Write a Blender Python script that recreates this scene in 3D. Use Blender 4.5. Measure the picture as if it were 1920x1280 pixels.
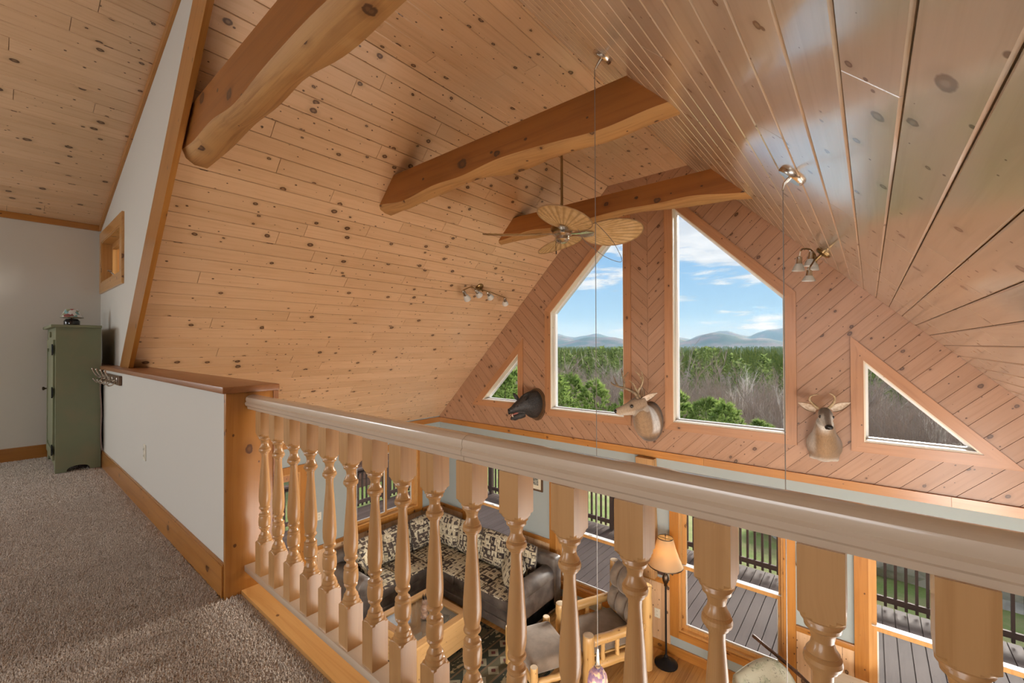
import bpy, bmesh, math, random
import numpy as np
from mathutils import Vector, Matrix
random.seed(7)
SC = bpy.context.scene
COL = SC.collection
for o in list(bpy.data.objects):
    bpy.data.objects.remove(o)

# ------------------------------------------------------------------ camera
def rad(d): return math.radians(d)
yaw, pitch, roll = rad(39.676), rad(0.510), rad(0.193)
Fw = Vector((-math.sin(yaw)*math.cos(pitch), math.cos(yaw)*math.cos(pitch), math.sin(pitch)))
Rt = Vector((math.cos(yaw), math.sin(yaw), 0)); Dn = Fw.cross(Rt)
R2 = math.cos(roll)*Rt + math.sin(roll)*Dn; D2 = -math.sin(roll)*Rt + math.cos(roll)*Dn
cam = bpy.data.objects.new('camera', bpy.data.cameras.new('camera')); COL.objects.link(cam)
cm = Matrix((R2, -D2, -Fw)).transposed().to_4x4(); cm.translation = (0, 0, 1.2)
cam.matrix_world = cm
cam.data.sensor_width = 36; cam.data.lens = 808.57/1920*36
cam.data.clip_start = .05; cam.data.clip_end = 20000
SC.camera = cam

# ------------------------------------------------------------------ view
vs = SC.view_settings
vs.view_transform = 'Standard'; vs.look = 'None'; vs.gamma = 1; vs.use_curve_mapping = False
vs.exposure = -0.08
cy = SC.cycles
cy.max_bounces = 6; cy.diffuse_bounces = 3; cy.glossy_bounces = 2; cy.transmission_bounces = 4
cy.caustics_reflective = False; cy.caustics_refractive = False
cy.use_adaptive_sampling = True; cy.adaptive_threshold = .09; cy.adaptive_min_samples = 12

# ------------------------------------------------------------------ node helper
class NG:
    def __init__(s, tree): s.t = tree; s.N = tree.nodes; s.L = tree.links
    def n(s, typ, props=None, **inp):
        nd = s.N.new(typ)
        for k, v in (props or {}).items(): setattr(nd, k, v)
        for k, v in inp.items():
            key = int(k[1:]) if k[0] == '_' and k[1:].isdigit() else k.replace('_', ' ')
            s.put(nd.inputs[key], v)
        return nd
    def put(s, sock, v):
        if isinstance(v, bpy.types.NodeSocket): s.L.new(v, sock)
        elif isinstance(v, bpy.types.Node): s.L.new(v.outputs[0], sock)
        else:
            if sock.type == 'RGBA': v = (v, v, v, 1) if isinstance(v, (int, float)) else ((*v, 1) if len(v) == 3 else v)
            sock.default_value = v
    def m(s, op, a, b=0.0, c=None, clamp=False):
        nd = s.N.new('ShaderNodeMath'); nd.operation = op; nd.use_clamp = clamp
        s.put(nd.inputs[0], a); s.put(nd.inputs[1], b)
        if c is not None: s.put(nd.inputs[2], c)
        return nd.outputs[0]
    def ss(s, x, a, b):
        nd = s.N.new('ShaderNodeMapRange'); nd.interpolation_type = 'SMOOTHSTEP'
        s.put(nd.inputs[0], x); s.put(nd.inputs[1], a); s.put(nd.inputs[2], b)
        return nd.outputs[0]
    def mr(s, x, a, b, c, d):
        nd = s.N.new('ShaderNodeMapRange')
        for i, v in enumerate((x, a, b, c, d)): s.put(nd.inputs[i], v)
        return nd.outputs[0]
    def mix(s, f, a, b, mode='MIX'):
        nd = s.N.new('ShaderNodeMix'); nd.data_type = 'RGBA'; nd.blend_type = mode
        s.put(nd.inputs[0], f); s.put(nd.inputs[6], a); s.put(nd.inputs[7], b)
        return nd.outputs[2]
    def xyz(s, v):
        nd = s.n('ShaderNodeSeparateXYZ', None, _0=v); return nd.outputs
    def vec(s, x, y, z=0.0):
        return s.n('ShaderNodeCombineXYZ', None, X=x, Y=y, Z=z).outputs[0]
    def noise(s, v, scale, detail=3, rough=.55, dim='3D', dist=0.0):
        return s.n('ShaderNodeTexNoise', {'noise_dimensions': dim}, Vector=v, Scale=scale, Detail=detail, Roughness=rough, Distortion=dist).outputs[0]
    def vor(s, v, scale, dim='2D', feat='F1', dist='EUCLIDEAN', rnd=1.0):
        return s.n('ShaderNodeTexVoronoi', {'voronoi_dimensions': dim, 'feature': feat, 'distance': dist}, Vector=v, Scale=scale, Randomness=rnd).outputs

# ------------------------------------------------------------------ world: spring sky with a cloud deck
w = bpy.data.worlds.new('sky'); SC.world = w; w.use_nodes = True
g = NG(w.node_tree); g.N.clear()
dirv = g.n('ShaderNodeTexCoord').outputs['Generated']
X, Y, Z = g.xyz(dirv)
zz = g.m('MAXIMUM', Z, 0.0)
blue = g.mix(g.ss(zz, 0.0, .45), (.36, .60, .84), (.11, .33, .72))
blue = g.mix(g.ss(zz, 0.0, .07), (.60, .74, .87), blue)
cv = g.vec(g.m('MULTIPLY', X, 2.6), g.m('MULTIPLY', Y, 2.6), g.m('MULTIPLY', Z, 13.0))
cn = g.noise(cv, 1.55, 7, .58)
thr = g.mr(zz, .105, .18, .535, .37)
thr = g.mix(g.ss(zz, .0, .03), .56, thr)
cl = g.ss(cn, thr, g.m('ADD', thr, .10))
cc = g.mix(g.ss(g.noise(cv, 3.1, 5, .6), .35, .7), (.70, .735, .78), (.93, .94, .95))
sky = g.mix(g.m('MULTIPLY', cl, .93), blue, cc)
bg = g.n('ShaderNodeBackground', None, Color=sky, Strength=1.12)
out = g.n('ShaderNodeOutputWorld', None, Surface=bg)

# ------------------------------------------------------------------ sun, and area lights added out of view to fill the rooms
def light(name, kind, loc, energy, color=(1, 1, 1), **kw):
    d = bpy.data.lights.new(name, kind); d.energy = energy; d.color = color
    for k, v in kw.items():
        if k not in ('aim',): setattr(d, k, v)
    o = bpy.data.objects.new(name, d); COL.objects.link(o); o.location = loc
    if 'aim' in kw: o.rotation_euler = Vector(kw['aim']).to_track_quat('-Z', 'Y').to_euler()
    return o
light('sun', 'SUN', (0, 30, 30), 10.5, (1, .955, .90), angle=rad(24), aim=(-.13, -.93, -.31))
light('fill_light_rear', 'AREA', (-1.2, -4.25, 1.6), 112, (.96, .97, 1), shape='RECTANGLE', size=3.2, size_y=1.7, aim=(.0, 1, -.5))  # unseen fill added behind the viewer for carpet and rail
light('fill_light_loft_end', 'AREA', (-6.85, -2.4, 1.6), 90, (.92, .97, 1), shape='RECTANGLE', size=2.4, size_y=1.2, aim=(1, .4, -.6))  # second unseen loft fill, added at the left and aimed down at the carpet
light('fill_light_lower_side', 'AREA', (1.82, 3.1, -1.45), 120, (1, .95, .88), shape='RECTANGLE', size=3.4, size_y=1.5, aim=(-1, .0, .0))  # added fill from the right, out of view, for the lower room
light('fill_light_under_loft', 'AREA', (1.75, -1.1, -1.5), 560, (1, .965, .92), shape='RECTANGLE', size=3.2, size_y=1.7, aim=(-.85, .42, .36))  # added below the loft to brighten the left slope without reaching the balusters
light('fill_light_lower_rear', 'AREA', (-2.4, -4.2, -1.3), 110, (1, .95, .88), shape='RECTANGLE', size=4.2, size_y=1.4, aim=(0, 1, .05))  # added fill from the far rear, out of view, for the lower room

# ------------------------------------------------------------------ mesh helpers
WM = {}
UIDS = [0]
def thing(name, label, cat, loc=(0, 0, 0), rz=0.0, group=None, kind=None, parent=None):
    o = bpy.data.objects.new(name, None); COL.objects.link(o)
    o.empty_display_size = .1
    o.location = loc; o.rotation_euler = (0, 0, rz)
    m = Matrix.Translation(loc) @ Matrix.Rotation(rz, 4, 'Z')
    WM[o.name] = m
    tag(o, label, cat, group, kind)
    if parent is not None: o.parent = parent
    return o
def tag(o, label=None, cat=None, group=None, kind=None):
    if label: o['label'] = label
    if cat: o['category'] = cat
    if group: o['group'] = group
    if kind: o['kind'] = kind
    return o

class MB:
    def __init__(s): s.v = []; s.f = []; s.mi = []; s.cur = 0
    def add(s, vs, fs, mat=None):
        b = len(s.v)
        if mat is not None: vs = [mat @ Vector(p) for p in vs]
        s.v += [tuple(p) for p in vs]; s.f += [tuple(i+b for i in f) for f in fs]; s.mi += [s.cur]*len(fs)
        return s
    def box(s, lo, hi, mat=None):
        x0, y0, z0 = lo; x1, y1, z1 = hi
        return s.add([(x0,y0,z0),(x1,y0,z0),(x1,y1,z0),(x0,y1,z0),(x0,y0,z1),(x1,y0,z1),(x1,y1,z1),(x0,y1,z1)],
                     [(0,3,2,1),(4,5,6,7),(0,1,5,4),(1,2,6,5),(2,3,7,6),(3,0,4,7)], mat)
    def rbox(s, lo, hi, r=.02, seg=3, mat=None, crown=(0, 0, 0), sub=0):
        bm = bmesh.new(); bmesh.ops.create_cube(bm, size=1)
        c = [(a+b)/2 for a, b in zip(lo, hi)]; d = [b-a for a, b in zip(lo, hi)]
        for v in bm.verts: v.co = Vector([c[i]+v.co[i]*d[i] for i in range(3)])
        bmesh.ops.bevel(bm, geom=list(bm.edges)+list(bm.verts), offset=min(r, .49*min(d)), segments=seg, profile=.6, affect='EDGES')
        if sub:
            es = [e for e in bm.edges if e.calc_length() > .3*min(d)]
            bmesh.ops.subdivide_edges(bm, edges=es, cuts=sub, use_grid_fill=True)
        if any(crown):
            for v in bm.verts:
                q = [(v.co[i]-c[i])/(d[i]/2) for i in range(3)]
                for i in range(3):
                    if crown[i]:
                        j, k = [a for a in range(3) if a != i]
                        v.co[i] += crown[i]*q[i]*max(0, 1-q[j]**2)*max(0, 1-q[k]**2)
        bm.verts.index_update()
        s.add([v.co.copy() for v in bm.verts], [[v.index for v in f.verts] for f in bm.faces], mat)
        bm.free(); return s
    def tube(s, pts, rad_, n=8, cap=True, mat=None):
        pts = [Vector(p) for p in pts]; k = len(pts)
        rs = rad_ if isinstance(rad_, (list, tuple)) else [rad_]*k
        vs, fs = [], []; up = None
        for i, p in enumerate(pts):
            t = (pts[min(i+1, k-1)]-pts[max(i-1, 0)]).normalized()
            if up is None: up = t.orthogonal().normalized()
            up = (up - t*up.dot(t)); up = up.normalized() if up.length > 1e-6 else t.orthogonal().normalized()
            b = t.cross(up)
            for j in range(n):
                a = 2*math.pi*j/n
                vs.append(p + (up*math.cos(a)+b*math.sin(a))*rs[i])
        for i in range(k-1):
            for j in range(n):
                fs.append((i*n+j, i*n+(j+1) % n, (i+1)*n+(j+1) % n, (i+1)*n+j))
        if cap:
            fs.append(tuple(range(n-1, -1, -1))); fs.append(tuple(range((k-1)*n, k*n)))
        return s.add(vs, fs, mat)
    def lathe(s, prof, n=16, mat=None, cap=True):
        vs, fs = [], []; k = len(prof)
        for r, z in prof:
            for j in range(n):
                a = 2*math.pi*j/n; vs.append((r*math.cos(a), r*math.sin(a), z))
        for i in range(k-1):
            for j in range(n):
                fs.append((i*n+j, i*n+(j+1) % n, (i+1)*n+(j+1) % n, (i+1)*n+j))
        if cap:
            fs.append(tuple(range(n-1, -1, -1))); fs.append(tuple(range((k-1)*n, k*n)))
        return s.add(vs, fs, mat)
    def rings(s, rl, cap=True, closed=True):
        """loft through rings of equal vertex count"""
        n = len(rl[0]); vs = [p for r in rl for p in r]; fs = []
        for i in range(len(rl)-1):
            for j in range(n if closed else n-1):
                fs.append((i*n+j, i*n+(j+1) % n, (i+1)*n+(j+1) % n, (i+1)*n+j))
        if cap:
            fs.append(tuple(range(n-1, -1, -1))); fs.append(tuple(range((len(rl)-1)*n, len(rl)*n)))
        return s.add(vs, fs)
    def prism(s, poly, a, b, fn):
        """extrude a 2D polygon from a to b; fn(p, q, t) -> xyz"""
        n = len(poly)
        vs = [fn(p, q, a) for p, q in poly]+[fn(p, q, b) for p, q in poly]
        fs = [tuple(range(n-1, -1, -1)), tuple(range(n, 2*n))]+[(i, (i+1) % n, n+(i+1) % n, n+i) for i in range(n)]
        return s.add(vs, fs)
    def ring_prism(s, outer, inner, a, b, fn):
        n = len(outer)
        vs = [fn(p, q, t) for t in (a, b) for poly in (outer, inner) for p, q in poly]
        O0, I0, O1, I1 = 0, n, 2*n, 3*n; fs = []
        for i in range(n):
            j = (i+1) % n
            fs += [(O0+i, O0+j, O1+j, O1+i), (I0+j, I0+i, I1+i, I1+j), (O0+j, O0+i, I0+i, I0+j), (O1+i, O1+j, I1+j, I1+i)]
        return s.add(vs, fs)
    def build(s, name, mats, parent=None, grain=None, smooth=None, world=True, uv=True, recalc=True, label=None, uvoff=True):
        me = bpy.data.meshes.new(name)
        V = s.v
        if parent is not None and world:
            inv = WM[parent.name].inverted()
            if inv != Matrix.Identity(4): V = [tuple(inv @ Vector(p)) for p in V]
        me.from_pydata(V, [], s.f)
        if recalc:
            bm = bmesh.new(); bm.from_mesh(me); bmesh.ops.recalc_face_normals(bm, faces=bm.faces); bm.to_mesh(me); bm.free()
        ml = mats if isinstance(mats, (list, tuple)) else [mats]
        for m_ in ml: me.materials.append(m_)
        if len(ml) > 1: me.polygons.foreach_set('material_index', s.mi)
        if smooth is not None:
            me.polygons.foreach_set('use_smooth', [True]*len(me.polygons))
            if smooth < 179: me.set_sharp_from_angle(angle=rad(smooth))
        if uv: grain_uv(me, grain, uvoff)
        o = bpy.data.objects.new(name, me); COL.objects.link(o)
        if parent is not None: o.parent = parent; WM[o.name] = WM[parent.name]
        else: WM[o.name] = Matrix.Identity(4)
        if label: o['label'] = label
        return o

def grain_uv(me, grain=None, off=True):
    n = len(me.vertices); co = np.empty(n*3); me.vertices.foreach_get('co', co); co = co.reshape(-1, 3)
    if grain is None:
        e = co.max(0)-co.min(0); gr = np.zeros(3); gr[int(e.argmax())] = 1
    else: gr = np.array(Vector(grain).normalized())
    nf = len(me.polygons); nr = np.empty(nf*3); me.polygons.foreach_get('normal', nr); nr = nr.reshape(-1, 3)
    t = np.cross(nr, gr); ln = np.linalg.norm(t, axis=1)
    alt = np.array(Vector(gr).orthogonal().normalized())
    gv = np.tile(gr, (nf, 1)); bad = ln < .35
    gv[bad] = alt; t = np.cross(nr, gv); t /= np.maximum(np.linalg.norm(t, axis=1), 1e-6)[:, None]
    t[t.sum(1) < 0] *= -1
    lt = np.empty(nf, 'i'); me.polygons.foreach_get('loop_total', lt); pi = np.repeat(np.arange(nf), lt)
    lv = np.empty(len(me.loops), 'i'); me.loops.foreach_get('vertex_index', lv)
    P = co[lv]; ou, ov = (random.uniform(0, 60), random.uniform(0, 60)) if off else (0, 0)
    uv = np.stack([(P*gv[pi]).sum(1)+ou, (P*t[pi]).sum(1)+ov], 1)
    l = me.uv_layers.new(name='UVMap'); l.data.foreach_set('uv', uv.ravel())

def copy_tree(o, parent=None, loc=None, rz=None):
    c = o.copy(); COL.objects.link(c)
    if parent is not None: c.parent = parent
    if loc is not None: c.location = loc
    if rz is not None: c.rotation_euler = (0, 0, rz)
    for ch in list(o.children): copy_tree(ch, c)
    return c
def catmull(pts, k=6):
    P = [Vector(p) for p in pts]; P = [2*P[0]-P[1]]+P+[2*P[-1]-P[-2]]; out_ = []
    for i in range(1, len(P)-2):
        for j in range(k):
            t = j/k; a, b, c, d = P[i-1:i+3]
            out_.append(.5*((2*b)+(c-a)*t+(2*a-5*b+4*c-d)*t*t+(3*b-a-3*c+d)*t**3))
    out_.append(P[-2]); return out_
def lerp_list(xs, k):
    o = []
    for i in range(len(xs)-1): o += [xs[i]+(xs[i+1]-xs[i])*j/k for j in range(k)]
    return o+[xs[-1]]

# 2D convex polygon tools
def area2(p): return sum(p[i][0]*p[(i+1) % len(p)][1]-p[(i+1) % len(p)][0]*p[i][1] for i in range(len(p)))/2
def ccw(p): return p if area2(p) > 0 else p[::-1]
def clip(p, a, b, c, keep=1):
    """keep the side a*x+b*y+c >= 0 (keep=1) or <= 0"""
    o = []
    for i in range(len(p)):
        P, Q = p[i], p[(i+1) % len(p)]
        dp, dq = keep*(a*P[0]+b*P[1]+c), keep*(a*Q[0]+b*Q[1]+c)
        if dp >= 0: o.append(P)
        if (dp > 0 and dq < 0) or (dp < 0 and dq > 0):
            t = dp/(dp-dq); o.append((P[0]+(Q[0]-P[0])*t, P[1]+(Q[1]-P[1])*t))
    q = []
    for P in o:
        if not q or math.hypot(P[0]-q[-1][0], P[1]-q[-1][1]) > 1e-6: q.append(P)
    if len(q) > 1 and math.hypot(q[0][0]-q[-1][0], q[0][1]-q[-1][1]) < 1e-6: q.pop()
    return q if len(q) >= 3 and abs(area2(q)) > 1e-6 else []
def edges_of(p):
    for i in range(len(p)):
        (x0, y0), (x1, y1) = p[i], p[(i+1) % len(p)]
        l = math.hypot(x1-x0, y1-y0); a, b = -(y1-y0)/l, (x1-x0)/l     # inward for ccw
        yield a, b, -(a*x0+b*y0)
def inter(p, q):
    for a, b, c in edges_of(ccw(q)):
        p = clip(p, a, b, c)
        if not p: return []
    return p
def subtract(p, q):
    out_ = []; rest = p
    for a, b, c in edges_of(ccw(q)):
        o = clip(rest, a, b, c, -1)
        if o: out_.append(o)
        rest = clip(rest, a, b, c, 1)
        if not rest: break
    return out_
def subtract_all(pieces, holes):
    for h in holes: pieces = [r for p in pieces for r in subtract(p, h)]
    return pieces
def offset(p, d):
    """offset a convex polygon outwards by d"""
    E = list(edges_of(ccw(p))); n = len(E); o = []
    for i in range(n):
        a0, b0, c0 = E[i-1]; a1, b1, c1 = E[i]; c0 += d; c1 += d
        D = a0*b1-a1*b0; o.append(((b0*c1-b1*c0)/D, (a1*c0-a0*c1)/D))
    return o
def XZ(p, q, t): return (p, t, q)     # a polygon in the plane of the gable wall
# ------------------------------------------------------------------ materials
def mat(name, base=(.5, .5, .5), rough=.5, metal=0.0, spec=.5, coat=0.0, **kw):
    m = bpy.data.materials.new(name); m.use_nodes = True
    g = NG(m.node_tree); b = g.N['Principled BSDF']
    g.put(b.inputs['Base Color'], (*base, 1)); b.inputs['Roughness'].default_value = rough
    b.inputs['Metallic'].default_value = metal; b.inputs['Specular IOR Level'].default_value = spec
    b.inputs['Coat Weight'].default_value = coat; b.inputs['Coat IOR'].default_value = kw.get('coat_ior', 1.5); b.inputs['Coat Roughness'].default_value = kw.get('coat_rough', .15)
    if 'trans' in kw: b.inputs['Transmission Weight'].default_value = kw['trans']
    if 'emit' in kw: g.put(b.inputs['Emission Color'], (*kw['emit'], 1)); b.inputs['Emission Strength'].default_value = kw.get('estr', 1)
    if 'sheen' in kw: b.inputs['Sheen Weight'].default_value = kw['sheen']
    m['b'] = 1
    return m, g, b
def bump(g, b, h, strength=.3, dist=.01):
    nd = g.n('ShaderNodeBump', None, Height=h, Strength=strength, Distance=dist)
    g.L.new(nd.outputs[0], b.inputs['Normal']); return nd
def uvn(g): return g.n('ShaderNodeUVMap').outputs[0]
def objc(g): return g.n('ShaderNodeTexCoord').outputs['Object']

def wood(name, light_, dark_, knot=1.0, rough=.38, coat=.25, gsc=1.0, knotcol=(.075, .028, .01), vary=.14, kscale=4.6, coat_rough=.18, grain_amt=.55, spec=.5, coat_ior=1.5):
    m, g, b = mat(name, light_, rough, coat=coat, coat_rough=coat_rough, spec=spec, coat_ior=coat_ior)
    uv = uvn(g); U, V, _ = g.xyz(uv)
    rnd = g.n('ShaderNodeObjectInfo').outputs['Random']
    sh = g.m('MULTIPLY', rnd, 37.0)
    uv2 = g.vec(g.m('ADD', U, sh), g.m('ADD', V, g.m('MULTIPLY', sh, .31)))
    # knots: sparse voronoi sites with random radii
    kv = g.n('ShaderNodeVectorMath', {'operation': 'MULTIPLY'}, _0=uv2, _1=(.85, 1.2, 1)).outputs[0]
    v1 = g.vor(kv, kscale); d1 = v1[0]; cr = g.xyz(v1[1])
    r1 = g.m('MULTIPLY', g.m('SUBTRACT', cr[0], .34), .20*knot)
    v2 = g.vor(kv, kscale*2.3); cr2 = g.xyz(v2[1])
    r2 = g.m('MULTIPLY', g.m('SUBTRACT', cr2[1], .60), .30*knot)
    wob = g.m('MULTIPLY', g.m('SUBTRACT', g.noise(uv2, 26, 3), .5), .085)
    dd1 = g.m('ADD', d1, wob); dd2 = g.m('ADD', v2[0], wob)
    k1 = g.m('MULTIPLY', g.ss(dd1, r1, g.m('MULTIPLY', r1, .72)), g.ss(r1, .0, .012))
    k2 = g.m('MULTIPLY', g.ss(dd2, r2, g.m('MULTIPLY', r2, .5)), g.ss(r2, .0, .015))
    core = g.m('MULTIPLY', g.ss(dd1, g.m('MULTIPLY', r1, .55), g.m('MULTIPLY', r1, .2)), .28)
    kk = g.m('MAXIMUM', g.m('SUBTRACT', k1, g.m('MULTIPLY', core, k1)), k2)
    halo = g.m('MULTIPLY', g.m('MULTIPLY', g.ss(d1, g.m('MULTIPLY', r1, 2.4), r1), g.ss(r1, 0.0, .012)), .35)
    # long grain, bent around the knots
    bend = g.m('MULTIPLY', g.ss(d1, .2, 0.0), g.m('MULTIPLY', g.m('SUBTRACT', cr[2], .5), .03))
    gv = g.vec(g.m('MULTIPLY', g.m('ADD', U, sh), 1.3*gsc), g.m('MULTIPLY', g.m('ADD', g.m('ADD', V, bend), sh), 34.0*gsc))
    gr = g.noise(gv, 1.0, 4, .6, dist=.6)
    gv2 = g.vec(g.m('MULTIPLY', U, 5.0*gsc), g.m('MULTIPLY', V, 260.0*gsc))
    gr2 = g.noise(gv2, 1.0, 2, .5)
    cloud = g.noise(uv2, 1.7, 3, .5)
    f = g.m('ADD', g.m('MULTIPLY', g.ss(gr, .42, .72), grain_amt), g.m('MULTIPLY', g.ss(cloud, .35, .75), .3))
    col = g.mix(f, light_, dark_)
    col = g.mix(g.m('MULTIPLY', g.m('SUBTRACT', gr2, .35), .22), col, dark_)
    col = g.mix(halo, col, [c*.75 for c in dark_])
    col = g.mix(g.m('MULTIPLY', kk, .93), col, knotcol)
    bri = g.m('ADD', 1-vary*.6, g.m('MULTIPLY', rnd, vary))
    col = g.mix(1.0, col, g.vec(bri, g.m('POWER', bri, 1.15), g.m('POWER', bri, 1.4)), 'MULTIPLY')
    g.put(b.inputs['Base Color'], col)
    bump(g, b, g.m('ADD', gr, g.m('MULTIPLY', gr2, .4)), .10, .004)
    return m
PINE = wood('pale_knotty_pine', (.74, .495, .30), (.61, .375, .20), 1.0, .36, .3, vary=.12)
PINE_R = wood('pale_knotty_pine_sky_greyed', (.70, .595, .475), (.57, .46, .34), .9, .30, 1.0, coat_rough=.12, coat_ior=1.75, vary=.10, knotcol=(.15, .07, .035))  # same pine as the left slope, base colour greyed to imitate reflected sky
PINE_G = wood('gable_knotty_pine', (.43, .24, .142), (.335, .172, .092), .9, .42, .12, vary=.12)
GROOVE, _, _ = mat('plank_groove_wood', (.36, .20, .09), .7)
AMBER = wood('amber_varnished_pine', (.50, .215, .045), (.36, .13, .02), .7, .32, .4, vary=.2, kscale=3.0, knotcol=(.10, .03, .008))
AMBER_L = wood('light_amber_pine', (.62, .33, .11), (.47, .21, .05), .7, .34, .35, vary=.15, kscale=3.2, knotcol=(.12, .04, .01))
CAPW = wood('brown_stained_cap_wood', (.33, .135, .045), (.23, .08, .022), .3, .4, .2, vary=.1)
CASE = wood('window_casing_wood', (.48, .235, .11), (.37, .165, .07), .5, .4, .2, vary=.15, kscale=3)
BEAM = wood('hewn_beam_wood', (.34, .12, .02), (.22, .068, .010), .95, .42, .2, vary=.08, kscale=2.3, gsc=.6)
BEAMU = wood('beam_waney_edge_wood', (.50, .275, .10), (.25, .105, .032), .9, .6, .0, vary=.1, kscale=3)
BAL = wood('turned_maple', (.57, .315, .125), (.46, .235, .08), .0, .33, .35, gsc=1.2, vary=.10, grain_amt=.7)
RAILW = wood('pale_maple_rail', (.68, .545, .41), (.60, .465, .335), .0, .30, .9, gsc=.8, vary=.05, grain_amt=.5, coat_rough=.12)
OAK = wood('golden_oak_floor', (.60, .34, .12), (.40, .19, .05), .15, .32, .4, gsc=1.0, vary=.25, grain_amt=.8)
LOG = wood('peeled_log', (.66, .42, .17), (.50, .26, .07), .8, .38, .3, gsc=.6, vary=.2, kscale=5, knotcol=(.18, .07, .02))
LOGEND = wood('sawn_log_end', (.78, .68, .52), (.66, .52, .34), .0, .6, 0, gsc=.4)
TABLEW = wood('honey_pine_table', (.66, .40, .17), (.52, .28, .09), .35, .36, .3, vary=.12)
BARKPOST = wood('rough_hewn_post', (.50, .29, .12), (.24, .12, .05), .9, .75, 0, kscale=6)
JAMB = wood('cream_window_jamb', (.80, .70, .55), (.70, .58, .42), .25, .45, .1, vary=.05)
DECKW = wood('brown_stained_deck', (.098, .062, .050), (.07, .043, .035), .25, .7, 0, vary=.25, knotcol=(.05, .03, .03))
DECKR = wood('dark_brown_deck_rail', (.105, .062, .048), (.07, .04, .032), .0, .7, 0, vary=.2)

def plaster(name, c, rough=.8, s=.06):
    m, g, b = mat(name, c, rough, spec=.08)
    o = objc(g); n = g.noise(o, 90, 3)
    bump(g, b, n, s, .002)
    g.put(b.inputs['Base Color'], g.mix(g.m('MULTIPLY', g.noise(o, 1.3, 2), .12), c, [x*.9 for x in c]))
    return m
WALLP = plaster('warm_white_wall_paint', (.66, .635, .575))
WALLB = plaster('blue_grey_wall_paint', (.37, .415, .41))
WHITEP, _, _ = mat('white_sash_paint', (.85, .85, .84), .35)
OUTLET, _, _ = mat('ivory_plastic', (.78, .74, .62), .35)
SLOT, _, _ = mat('dark_slot', (.04, .04, .04), .6)
BLACKM, _, _ = mat('black_metal', (.018, .018, .02), .38, .6)
BRONZE, _, _ = mat('dark_bronze', (.09, .06, .04), .3, .9)
BRASS, _, _ = mat('antique_brass', (.33, .21, .09), .28, 1)
NICKEL, _, _ = mat('brushed_nickel', (.58, .54, .48), .25, 1)
WIRE, _, _ = mat('pendant_cable', (.22, .21, .20), .4, .3)
FROST, _, _ = mat('frosted_glass_shade', (.86, .87, .84), .35, trans=.35)

m, g, b = mat('clear_window_glass', (1, 1, 1), 0)
g.N.remove(b); fr = g.n('ShaderNodeLayerWeight', None, Blend=.12)
mx = g.n('ShaderNodeMixShader', None, _0=g.m('MULTIPLY', fr.outputs['Fresnel'], .55),
         _1=g.n('ShaderNodeBsdfTransparent', None, Color=(.985, .99, .99, 1)), _2=g.n('ShaderNodeBsdfGlossy', None, Roughness=.0))
g.L.new(mx.outputs[0], g.N['Material Output'].inputs[0]); GLASS = m
m, g, b = mat('table_glass', (1, 1, 1), 0)
g.N.remove(b); fr = g.n('ShaderNodeLayerWeight', None, Blend=.25)
mx = g.n('ShaderNodeMixShader', None, _0=g.m('MULTIPLY', fr.outputs['Fresnel'], .5), _1=g.n('ShaderNodeBsdfTransparent', None, Color=(.98, .99, .985, 1)), _2=g.n('ShaderNodeBsdfGlossy', None, Roughness=.02))
g.L.new(mx.outputs[0], g.N['Material Output'].inputs[0]); TGLASS = m

# carpet
m, g, b = mat('beige_carpet', (.36, .30, .25), .95, spec=.1, sheen=.3)
o = objc(g)
c1 = g.noise(o, 170, 2); c2 = g.noise(o, 9, 4, .65); c3 = g.noise(o, 55, 3)
col = g.mix(g.ss(c1, .3, .7), (.40, .315, .25), (.86, .74, .63))
col = g.mix(g.m('MULTIPLY', g.ss(c2, .35, .7), .35), col, (.46, .36, .285))
col = g.mix(g.m('MULTIPLY', g.ss(c3, .45, .75), .35), col, (.80, .69, .59))
g.put(b.inputs['Base Color'], col); bump(g, b, g.m('ADD', c1, g.m('MULTIPLY', c3, .7)), .6, .006); CARPET = m

# green cupboard paint
m, g, b = mat('sage_green_paint', (.20, .215, .125), .5)
o = objc(g); g.put(b.inputs['Base Color'], g.mix(g.ss(g.noise(o, 5, 4), .4, .75), (.205, .225, .135), (.235, .225, .135))); SAGE = m

# leather / fabrics
m, g, b = mat('grey_brown_leather', (.085, .07, .062), .42, spec=.5)
o = objc(g); v = g.vor(o, 90, '3D'); n = g.noise(o, 6, 4)
g.put(b.inputs['Base Color'], g.mix(g.ss(n, .35, .7), (.085, .069, .06), (.16, .135, .115))); bump(g, b, v[0], .25, .003); LEATH = m
m, g, b = mat('taupe_suede', (.21, .165, .125), .9, sheen=.4, spec=.2)
o = objc(g); g.put(b.inputs['Base Color'], g.mix(g.ss(g.noise(o, 7, 4), .35, .7), (.19, .145, .108), (.255, .20, .152))); bump(g, b, g.noise(o, 400, 2), .2, .002); SUEDE = m

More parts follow.
